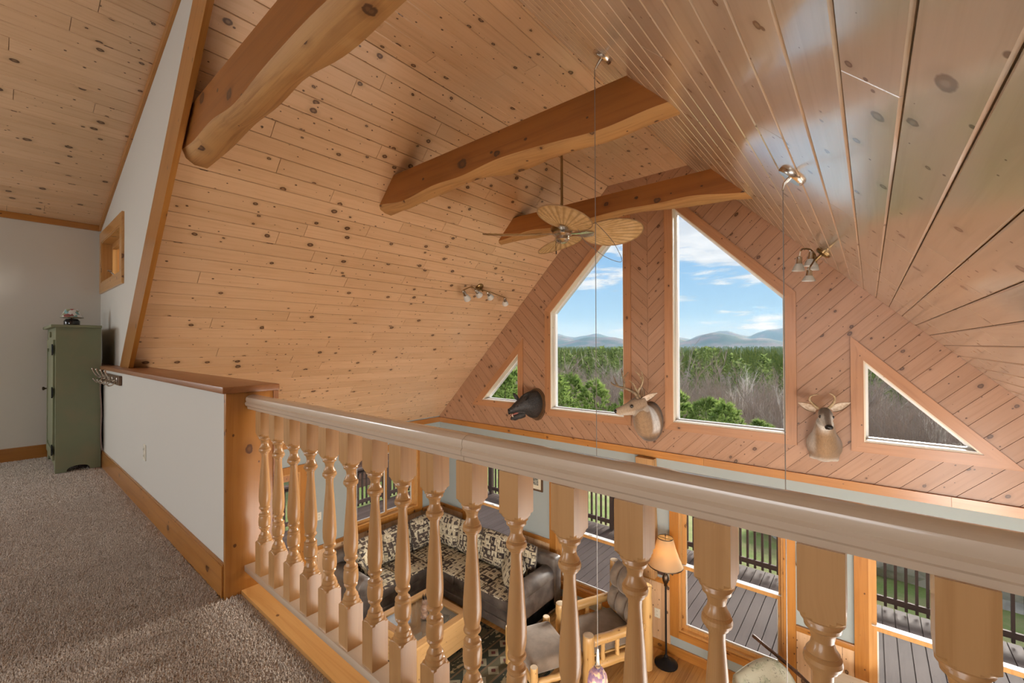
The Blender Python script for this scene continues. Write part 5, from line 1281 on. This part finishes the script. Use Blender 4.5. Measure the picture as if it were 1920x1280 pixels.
b = MB(); b.rbox((-2.125, GY-.02, -1.745), (-2.04, GY, -1.60), .006, 2); b.build('backing', PLAQ, pq_); b = MB(); b.rbox((-2.112, GY-.024, -1.73), (-2.053, GY-.019, -1.615), .003, 1); b.build('inset', noisy('plum_inset', (.10, .045, .06), (.06, .03, .03), 30), pq_)
hn_ = thing('hanging_ornament', 'small hanging feathered ornament beside a lower window', 'ornament', (-.60, GY-.03, -1.15))
b = MB(); b.tube([(-.598, GY-.03, -.80), (-.60, GY-.03, -.97)], .0025, 5); b.build('string', WIRE, hn_)
b = MB(); b.prism([(-.606, -.96), (-.594, -.96), (-.588, -1.05), (-.60, -1.13), (-.614, -1.06)], GY-.034, GY-.026, XZ); b.build('feather', noisy('tan_feather', (.40, .30, .16), (.2, .14, .08), 60), hn_)
b = MB(); b.lathe([(.0, -.03), (.018, -.015), (.022, .0), (.012, .018), (0, .022)], 10, Matrix.Translation((-.603, GY-.03, -1.14))); b.build('bead', BRASS, hn_, smooth=60)
outlet('wall_outlet', 'ivory outlet plate on the wainscot left of the floor lamp', (-2.135, GY-.012, -2.25), 0, -1)
outlet('wall_outlet', 'ivory outlet plate on the blue-grey left wall between door and window', (EX, 3.14, -1.352), 1, 0)

# ------------------------------------------------------------------ botanical chair, table and rod at the bottom edge
fc_ = thing('upholstered_chair', 'small faded botanical armchair at the bottom edge', 'chair', (-.80, 4.60, LOW), rad(-14))
b = MB(); R_ = .30; rl_ = []
for i in range(17):
    a = rad(20+140*i/16); cx_, cy_ = R_*math.cos(a), R_*math.sin(a)*.9; nx_, ny_ = math.cos(a), math.sin(a); hh_ = .58+.27*math.sin(a)**2.2; wd = .055
    rl_.append([Vector((cx_, cy_, 0))+Vector((nx_, ny_, 0))*dx_+Vector((0, 0, dz_)) for dx_, dz_ in ((-wd, .3), (-wd-.015, hh_-.10), (-wd*.8, hh_-.03), (0, hh_), (wd*.8, hh_-.03), (wd, hh_-.10), (wd*.7, .12), (-wd, .12))])
b.rings(rl_); b.build('back_shell', FLORAL, fc_, world=False, smooth=70)
b = MB(); b.rbox((-.25, -.28, .22), (.25, .22, .44), .06, 4, crown=(0, 0, .03), sub=3); b.build('seat_cushion', FLORAL, fc_, world=False, smooth=60)
for sx in (-.22, .22):
    for sy in (-.22, .18): b = MB(); b.tube([(sx, sy, 0), (sx*.95, sy*.95, .22)], [.016, .024], 8); b.build('leg', PLAQ, fc_, world=False, smooth=50)
tt = thing('pine_table', 'pale pine table with rounded corner below the right-hand window', 'table', (.4, 4.8, LOW))
cor = [(-.43+.07-.07*math.cos(t), 5.225-.07+.07*math.sin(t)) for t in [k*math.pi/12 for k in range(7)]]
b = MB(); b.prism(cor+[(1.25, 5.225), (1.25, 4.35), (-.43, 4.35)], LOW+.715, LOW+.75, XY); b.build('table_top', JAMB, tt, grain=(1, 0, 0))
b = MB(); b.box((-.35, 4.43, LOW+.62), (1.17, 4.45, LOW+.715)); b.box((-.35, 5.12, LOW+.62), (1.17, 5.14, LOW+.715)); b.build('apron', JAMB, tt, grain=(1, 0, 0))
for x in (-.36, 1.12):
    for y in (4.42, 5.09): b = MB(); b.box((x, y, LOW), (x+.06, y+.06, LOW+.715)); b.build('leg', JAMB, tt, grain=(0, 0, 1))
sk = thing('walking_stick', 'dark wooden walking stick lying over the pine table edge', 'stick', (-.3, 4.7, LOW+.75))
C = catmull([(-.98, 5.19, LOW+.80), (-.78, 5.045, LOW+.797), (-.55, 4.88, LOW+.79), (-.30, 4.70, LOW+.764), (.1, 4.45, LOW+.765)], 6)
b = MB(); b.tube(C, [.018-.004*i/(len(C)-1)+.0012*math.sin(i*1.7) for i in range(len(C))], 8); b.build('shaft', noisy('dark_stick', (.10, .045, .022), (.05, .022, .012), 40, .4), sk, smooth=60)
b = MB(); b.tube([C[-1]+(C[-2]-C[-1]).normalized()*.03, C[-1]-(C[-2]-C[-1]).normalized()*.01], .0125, 8); b.build('ferrule', BRASS, sk, smooth=50)
# ------------------------------------------------------------------ deck
DZ = -2.85
dk = thing('deck', 'brown stained plank deck outside the lower windows', 'deck', (-3.5, 7.2, DZ-.2))
b = MB(); b.box((-9.9, 5.70, DZ-.2), (2.6, 8.8, DZ-.03)); b.box((-9.9, .8, DZ-.2), (-6.56, 5.7, DZ-.03)); b.build('deck_frame', DECKR, dk)
x = -9.9
while x < 2.55:
    y0_ = .8 if x < -6.75 else 5.69
    plank(dk, Vector((0, 0, DZ)), Vector((0, 1, 0)), Vector((1, 0, 0)), Vector((0, 0, 1)), y0_, 8.82, x, x+.143, DECKW, t=.03, ch=.003, gap=.004, name='deck_board'); x += .143
dr_ = thing('deck_railing', 'dark brown deck railing with slim square balusters', 'railing', (-3.5, 8.75, DZ))
for x in (-9.85, -8.0, -6.2, -4.4, -2.55, -.75, 1.05, 2.5): b = MB(); b.box((x-.045, 8.70, DZ), (x+.045, 8.79, DZ+1.0)); b.build('post', DECKR, dr_, grain=(0, 0, 1))
for y in (.9, 2.8, 4.7, 6.7): b = MB(); b.box((-9.895, y-.045, DZ), (-9.805, y+.045, DZ+1.0)); b.build('post', DECKR, dr_, grain=(0, 0, 1))
for z0__, z1__ in ((.11, .195), (.86, .945)):
    b = MB(); b.box((-9.85, 8.715, DZ+z0__), (2.5, 8.752, DZ+z1__)); b.build('rail', DECKR, dr_, grain=(1, 0, 0)); b = MB(); b.box((-9.87, .9, DZ+z0__), (-9.833, 8.72, DZ+z1__)); b.build('rail', DECKR, dr_, grain=(0, 1, 0))
b = MB(); b.box((-9.93, 8.68, DZ+.945), (2.55, 8.83, DZ+.985)); b.build('cap_rail', DECKR, dr_, grain=(1, 0, 0)); b = MB(); b.box((-9.93, .85, DZ+.945), (-9.78, 8.68, DZ+.985)); b.build('cap_rail', DECKR, dr_, grain=(0, 1, 0))
b = MB(); b.box((-.018, -.018, .035), (.018, .018, .93)); o = b.build('baluster', DECKR, None, grain=(0, 0, 1)); me = o.data; firstb = o
pos = [(-9.76+.118*i, 8.771) for i in range(104)]+[(-9.889, 1.03+.118*i) for i in range(65)]
for i, (x, y) in enumerate(pos):
    q = firstb if i == 0 else bpy.data.objects.new('baluster', me)
    if i: COL.objects.link(q)
    q.parent = dr_; q.location = (x+3.5, y-8.75, 0); WM[q.name] = Matrix.Identity(4)

# ------------------------------------------------------------------ land
YS = [-60, 9, 12, 18, 26, 40, 70, 120, 220, 600, 6000]; ZS = [-3.0, -3.05, -3.5, -4.8, -7.2, -10.8, -15, -18.5, -21, -23, -24]
def land(x, y):
    z = float(np.interp(y, YS, ZS)); rise = max(0, (x-1)*.10)*max(0, min(1, (y-8)/14)); rise = min(rise, 2.2)*max(0, 1-max(0, y-30)/40)
    return z+rise+.25*math.sin(x*.31+y*.17)*min(1, max(0, (y-10)/15))
def grid(name, xs, ys, material):
    V = [(x, y, land(x, y)) for y in ys for x in xs]; n = len(xs)
    F = [(j*n+i, j*n+i+1, (j+1)*n+i+1, (j+1)*n+i) for j in range(len(ys)-1) for i in range(n-1)]
    b = MB(); b.add(V, F); return b.build(name, material, None, uv=False, recalc=False, smooth=179)
st(tag(grid('ground_lawn', [-45+1.5*i for i in range(51)], [-20+1.0*i for i in range(44)], LAWN), 'spring lawn falling away from the deck'))
st(tag(grid('ground_woods', [-420+12*i for i in range(50)], [23+4*i for i in range(20)]+[103+20*i for i in range(12)]+[360, 600], GROUND), 'leaf-strewn woodland floor on the slope'))
st(tag(grid('ground_valley', [-6000+400*i for i in range(22)], [500+400*i for i in range(14)], FARF), 'far valley floor'))

def tri_mesh(name, V, F, material):
    me = bpy.data.meshes.new(name); me.from_pydata(V, [], F); me.materials.append(material); return me
def foliage(V, F, c, d, up, L, W, rng):
    """a small needle spray: folded kite"""
    sd = d.cross(up); sd = sd.normalized() if sd.length > 1e-4 else Vector((1, 0, 0)); b = len(V)
    V += [tuple(c), tuple(c+d*L*.55+sd*W), tuple(c+d*L), tuple(c+d*L*.55-sd*W), tuple(c+d*L*.5-up*W*.35)]
    F += [(b, b+1, b+4), (b+1, b+2, b+4), (b+2, b+3, b+4), (b+3, b, b+4)]
def conifer_mesh(seed, h, r, dens=1.0):
    rng = random.Random(seed); V, F = [], []; z = h*.12
    while z < h*.985:
        t = z/h; rr = r*((1-t)**.75)*rng.uniform(.75, 1.2)+.25; nb = max(3, int(rng.uniform(4, 7)))
        a0 = rng.uniform(0, 6.28)
        for k in range(nb):
            a = a0+k*6.283/nb+rng.uniform(-.35, .35); L = rr*rng.uniform(.65, 1.15); el = rng.uniform(-.12, .28)+.35*t
            d = Vector((math.cos(a)*math.cos(el), math.sin(a)*math.cos(el), math.sin(el))); o_ = Vector((0, 0, z))
            ns = max(2, int(L/.9*2.2*dens))
            for s_ in range(ns):
                f = .25+.75*(s_+rng.random()*.6)/ns; p = o_+d*L*f; dd = (d+Vector((rng.uniform(-.75, .75), rng.uniform(-.75, .75), rng.uniform(-.1, .5)))).normalized()
                foliage(V, F, p, dd, Vector((0, 0, 1)), rng.uniform(.7, 1.3), rng.uniform(.22, .42), rng)
        z += h*rng.uniform(.022, .04)
    return tri_mesh('crown', V, F, NEEDLE)
def trunk_mesh(h, r, material, name='trunk'):
    b = MB(); b.tube([(0, 0, -1), (0, 0, h*.5), (0, 0, h*.97)], [r, r*.7, r*.1], 6); me = bpy.data.meshes.new(name); me.from_pydata(b.v, [], b.f); me.materials.append(material); return me
def place_tree(name, label, cat, group, meshes, loc, rz, sc):
    t = thing(name, label, cat, loc, 0, group); t.scale = (sc, sc, sc); t.rotation_euler = (0, 0, rz)
    for nm, me in meshes:
        o = bpy.data.objects.new(nm, me); COL.objects.link(o); o.parent = t
    return t
rg_ = random.Random(17)
cons = [[('crown', conifer_mesh(100+k, 16, 3.2)), ('trunk', trunk_mesh(16, .22, TRUNK))] for k in range(4)]
n_c = 0
for row, (yb, dxs) in enumerate(((96, 5.2), (108, 5.6), (122, 6.2), (138, 7.0), (156, 8))):
    x = -1.02*yb
    while x < .24*yb:
        if rg_.random() > .30:
            y = yb+rg_.uniform(-7, 7); place_tree('conifer', 'dark green conifer in the evergreen belt below the mountains', 'tree', 'conifers of the evergreen belt', cons[rg_.randrange(4)], (x+rg_.uniform(-2, 2), y, land(x, y)-.5), rg_.uniform(0, 6.28), rg_.uniform(.72, 1.12)*(1.0+.05*row)); n_c += 1
        x += dxs*rg_.uniform(.7, 1.3)
# leafless hardwoods
def bare_mesh(seed, h, material, spread=.45, tw=1.0):
    rng = random.Random(seed); b = MB(); V, F = [], []
    def twig(p, d, L):
        e = p+d*L; sd = d.orthogonal().normalized()*.012*tw; i = len(V); V.extend([tuple(p+sd), tuple(p-sd), tuple(e)]); F.append((i, i+1, i+2))
    def grow(p, d, L, r, lev):
        mid = p+d*L*.5+Vector((rng.uniform(-1, 1), rng.uniform(-1, 1), 0))*L*.05; e = p+d*L+Vector((rng.uniform(-1, 1), rng.uniform(-1, 1), rng.uniform(0, .6)))*L*.07
        b.tube([p, mid, e], [r, r*.82, r*.6], 4 if lev < 2 else 3, cap=False)
        if lev >= 3:
            for _ in range(7): twig(p.lerp(e, rng.uniform(.2, 1)), (d+Vector((rng.uniform(-1, 1), rng.uniform(-1, 1), rng.uniform(-.2, .9)))*.8).normalized(), rng.uniform(.5, 1.2))
            return
        nb = (6, 4, 3)[lev]
        for k in range(nb):
            q = p.lerp(e, .45+.55*(k+rng.random())/nb) if lev == 0 else p.lerp(e, .3+.7*(k+rng.random())/nb)
            dd = (d*.9+Vector((rng.uniform(-1, 1), rng.uniform(-1, 1), rng.uniform(0, .7)))*spread*1.5).normalized(); grow(q, dd, L*rng.uniform(.42, .62)*(1 if lev else .8), r*.5, lev+1)
    grow(Vector((0, 0, -.5)), Vector((rng.uniform(-.04, .04), rng.uniform(-.04, .04), 1)).normalized(), h*.62, .085*h/10, 0)
    i = len(b.v); vs_, fs_ = b.v+V, b.f+[tuple(k+i for k in f) for f in F]
    return tri_mesh('branches', vs_, fs_, material)
bares = [[('branches', bare_mesh(200+k, 12, TWIG if k % 2 else TWIG2))] for k in range(6)]
birch = [[('branches', bare_mesh(300+k, 13, BIRCH, .3, .8))] for k in range(2)]
for yb, dxs in ((44, 3.0), (50, 3.2), (56, 3.4), (63, 3.8), (71, 4.4), (80, 5)):
    x = -1.0*yb
    while x < .26*yb:
        y = yb+rg_.uniform(-3, 3); bi = rg_.random() < .2
        if bi: place_tree('birch', 'leafless pale birch among the grey woods', 'tree', 'birches in the bare woods', birch[rg_.randrange(2)], (x, y, land(x, y)), rg_.uniform(0, 6.28), rg_.uniform(.75, 1.0))
        else: place_tree('bare_tree', 'leafless grey-brown hardwood tree on the slope', 'tree', 'leafless hardwoods on the slope', bares[rg_.randrange(6)], (x, y, land(x, y)), rg_.uniform(0, 6.28), rg_.uniform(.85, 1.15))
        x += dxs*rg_.uniform(.6, 1.4)
# undergrowth
V, F = [], []
for _ in range(60000):
    y = 38+50*rg_.random(); x = y*rg_.uniform(-1.02, .28); z = land(x, y); h = rg_.uniform(3.0, 10.5); a = rg_.uniform(0, 6.28); w_ = rg_.uniform(.015, .035); i = len(V); lx_, ly_ = rg_.uniform(-.9, .9), rg_.uniform(-.9, .9)
    V += [(x-w_*math.cos(a), y-w_*math.sin(a), z), (x+w_*math.cos(a), y+w_*math.sin(a), z), (x+lx_, y+ly_, z+h)]; F.append((i, i+1, i+2))
    for _k in range(2):
        f = rg_.uniform(.35, .85); p = (x+lx_*f, y+ly_*f, z+h*f); i = len(V); V += [p, (p[0]+.02, p[1]+.02, p[2]), (p[0]+rg_.uniform(-.9, .9), p[1]+rg_.uniform(-.9, .9), p[2]+rg_.uniform(.3, 1.4))]; F.append((i, i+1, i+2))
o = bpy.data.objects.new('bare_undergrowth', tri_mesh('bare_undergrowth', V, F, TWIG2)); COL.objects.link(o); tag(o, 'dense leafless undergrowth filling the slope below the conifers', 'undergrowth', kind='stuff')
# young pines near the house
def pine_mesh(seed, h, r):
    rng = random.Random(seed); V, F = [], []
    for _ in range(430):
        z = h*rng.uniform(.1, 1)**.8; rr = r*(1-(z/h)**1.8)**.7*rng.uniform(.55, 1)+.12; a = rng.uniform(0, 6.28); c = Vector((rr*math.cos(a), rr*math.sin(a), z+rng.uniform(-.2, .2)))
        out_ = Vector((math.cos(a)*.8, math.sin(a)*.8, .75)).normalized()
        for _k in range(13):
            d = (out_+Vector((rng.uniform(-1, 1), rng.uniform(-1, 1), rng.uniform(-.5, 1)))*.9).normalized(); sd = d.orthogonal().normalized()*rng.uniform(.025, .05); L = rng.uniform(.25, .5); i = len(V)
            V += [tuple(c+sd), tuple(c-sd), tuple(c+d*L)]; F.append((i, i+1, i+2))
    return tri_mesh('crown', V, F, NEEDLE2)
pines = [[('crown', pine_mesh(400+k, 6.6, 2.5)), ('trunk', trunk_mesh(6.3, .12, TRUNK))] for k in range(3)]
k_ = 0
PT = sorted(((-15.2, 22.5, 1.0), (-20.5, 25, 1.12), (-24.5, 28, 1.15), (-19.0, 30.5, 1.25), (-16.0, 29, 1.12), (-13.6, 31, 1.18), (-22.5, 33.5, 1.25), (-28, 31, 1.2), (-31.5, 34.5, 1.2), (-10.6, 29.0, 1.05), (-8.6, 31, 1.08), (-6.9, 29, 1.0), (-11.6, 34, 1.2), (-9.2, 36, 1.2), (-5.6, 32.5, .95), (-34.5, 37, 1.3), (-18, 21, .9), (-29.5, 27.5, 1.2), (-33, 30.5, 1.3)), key=lambda p: p[0]/p[1])
ORD = ('leftmost', 'second from left', 'third from left', 'fourth from left', 'fifth from left', 'sixth from left', 'seventh from left', 'eighth from left', 'ninth from left', 'tenth from left')
seen_ = {}
for x, y, s_ in PT:
    wn_ = 'left triangular window' if x/y < -.74 else ('left tall window' if x/y < -.42 else 'right tall window'); q_ = seen_.get(wn_, 0); seen_[wn_] = q_+1
    place_tree('young_pine', 'bushy light green young pine, %s through the %s' % (ORD[q_], wn_), 'tree', 'young pines on the slope', pines[k_ % 3], (x, y, land(x, y)-.2), k_*1.3, s_*(.88 if x < -12 else .84)); k_ += 1
# far forest, nobody could count it
V, F = [], []; V2, F2 = [], []
def crownlet(V, F, x, y, z, h, r, n=6):
    i = len(V); a0 = rg_.uniform(0, 1)
    V += [(x+r*math.cos(a0+6.283*k/n), y+r*math.sin(a0+6.283*k/n), z) for k in range(n)]+[(x+.5*r*math.cos(a0+6.283*k/n), y+.5*r*math.sin(a0+6.283*k/n), z+h*.6) for k in range(n)]+[(x, y, z+h)]
    for k in range(n): F.append((i+k, i+(k+1) % n, i+n+(k+1) % n, i+n+k)); F.append((i+n+k, i+n+(k+1) % n, i+2*n))
for _ in range(6500):
    y = 175*math.exp(rg_.random()*2.6); x = y*rg_.uniform(-1.0, .28); z = land(x, y); s_ = 1+y/900
    if rg_.random() < .66: crownlet(V, F, x, y, z, rg_.uniform(11, 17)*min(s_, 1.25), rg_.uniform(2.4, 3.8)*s_)
    else: crownlet(V2, F2, x, y, z, rg_.uniform(9, 13), rg_.uniform(3.5, 5)*s_)
o = bpy.data.objects.new('far_evergreen_forest', tri_mesh('far_evergreen_forest', V, F, FARF)); COL.objects.link(o); tag(o, 'evergreen forest spreading over the far valley', 'forest', kind='stuff')
o = bpy.data.objects.new('far_bare_forest', tri_mesh('far_bare_forest', V2, F2, TWIG)); COL.objects.link(o); tag(o, 'leafless grey forest patches in the far valley', 'forest', kind='stuff')
# mountains
def mountain(name, label, y0, y1, peaks, base=-24):
    xs = np.linspace(-5200, 1800, 170); ys = np.linspace(y0, y1, 26); V = []
    for y in ys:
        for x in xs:
            h = 0.0
            for px_, py_, ph, wx, wy in peaks: h = max(h, ph*math.exp(-((x-px_)/wx)**2-((y-py_)/wy)**2))
            h += .05*h*(math.sin(x*.021+y*.013)+math.sin(x*.047-y*.03)*.6)
            V.append((x, y, base+h-2))
    n = len(xs); F = [(j*n+i, j*n+i+1, (j+1)*n+i+1, (j+1)*n+i) for j in range(len(ys)-1) for i in range(n-1)]
    b = MB(); b.add(V, F); o = b.build(name, MOUNT, None, uv=False, recalc=False, smooth=179); tag(o, label, 'mountain'); return o
mountain('mountain_range', 'nearer rounded blue hills behind the forest', 2300, 3200, [(-700, 2800, 96, 230, 260), (-1010, 2800, 84, 150, 260), (-480, 2750, 62, 180, 220), (-1500, 2800, 88, 300, 260), (-1960, 2850, 110, 260, 260), (-2500, 2800, 95, 380, 260), (-150, 2800, 55, 240, 220), (400, 2800, 70, 300, 200)])
mountain('far_mountain_range', 'farthest pale blue mountain ridge on the skyline', 4200, 5600, [(-620, 4900, 190, 420, 380), (-1200, 4900, 165, 380, 380), (-1900, 4900, 150, 500, 380), (-2700, 4900, 165, 420, 380), (-3300, 4900, 170, 500, 380), (200, 4900, 160, 600, 380), (-4200, 4900, 150, 600, 380)])
# haze over the valley
m = bpy.data.materials.new('valley_haze'); m.use_nodes = True; g = NG(m.node_tree); g.N.remove(g.N['Principled BSDF'])
vsn = g.n('ShaderNodeVolumeScatter', None, Color=(.36, .64, 1.0, 1), Density=.00015, Anisotropy=0.0); g.L.new(vsn.outputs[0], g.N['Material Output'].inputs['Volume'])
b = MB(); b.box((-6200, 260, -40), (2600, 6200, 320)); o = b.build('valley_haze', m, None, uv=False); tag(o, 'thin blue haze lying over the far valley', 'haze', kind='stuff')
# ledge and shed
def rock(name, label, c, r, seed):
    bm = bmesh.new(); bmesh.ops.create_icosphere(bm, subdivisions=4, radius=1); rn_ = random.Random(seed); ph = [(rn_.uniform(1, 5), rn_.uniform(0, 6), Vector((rn_.uniform(-1, 1), rn_.uniform(-1, 1), rn_.uniform(-1, 1))).normalized()) for _ in range(10)]
    for v in bm.verts:
        n_ = v.co.normalized(); d = 1+sum(.07*abs(math.sin(f*3*n_.dot(a)+p)) for f, p, a in ph)-.25; v.co = Vector((c[0]+n_.x*d*r[0], c[1]+n_.y*d*r[1], c[2]+n_.z*d*r[2]))
    me = bpy.data.meshes.new(name); bm.to_mesh(me); bm.free(); me.materials.append(ROCK); o = bpy.data.objects.new(name, me); COL.objects.link(o); tag(o, label, 'rock'); return o
rock('rock_ledge', 'grey mossy rock ledge beyond the deck railing at right', (1.6, 13.2, -3.4), (3.2, 1.9, 1.4), 4)
sh = thing('garden_shed', 'brown board-sided outbuilding beyond the left deck', 'shed', (-13.6, 8.0, -3.05))
for k in range(9): b = MB(); b.box((-15.4, 7.0+.0, -3.05+.24*k), (-11.8+.012*(k % 2), 9.6, -2.82+.24*k)); b.build('siding_board', BROWNS, sh)
b = MB(); b.prism([(6.7, -.95), (9.9, -.95), (8.3, .2)], -15.7, -11.5, YZ); b.build('roof', DECKR, sh)
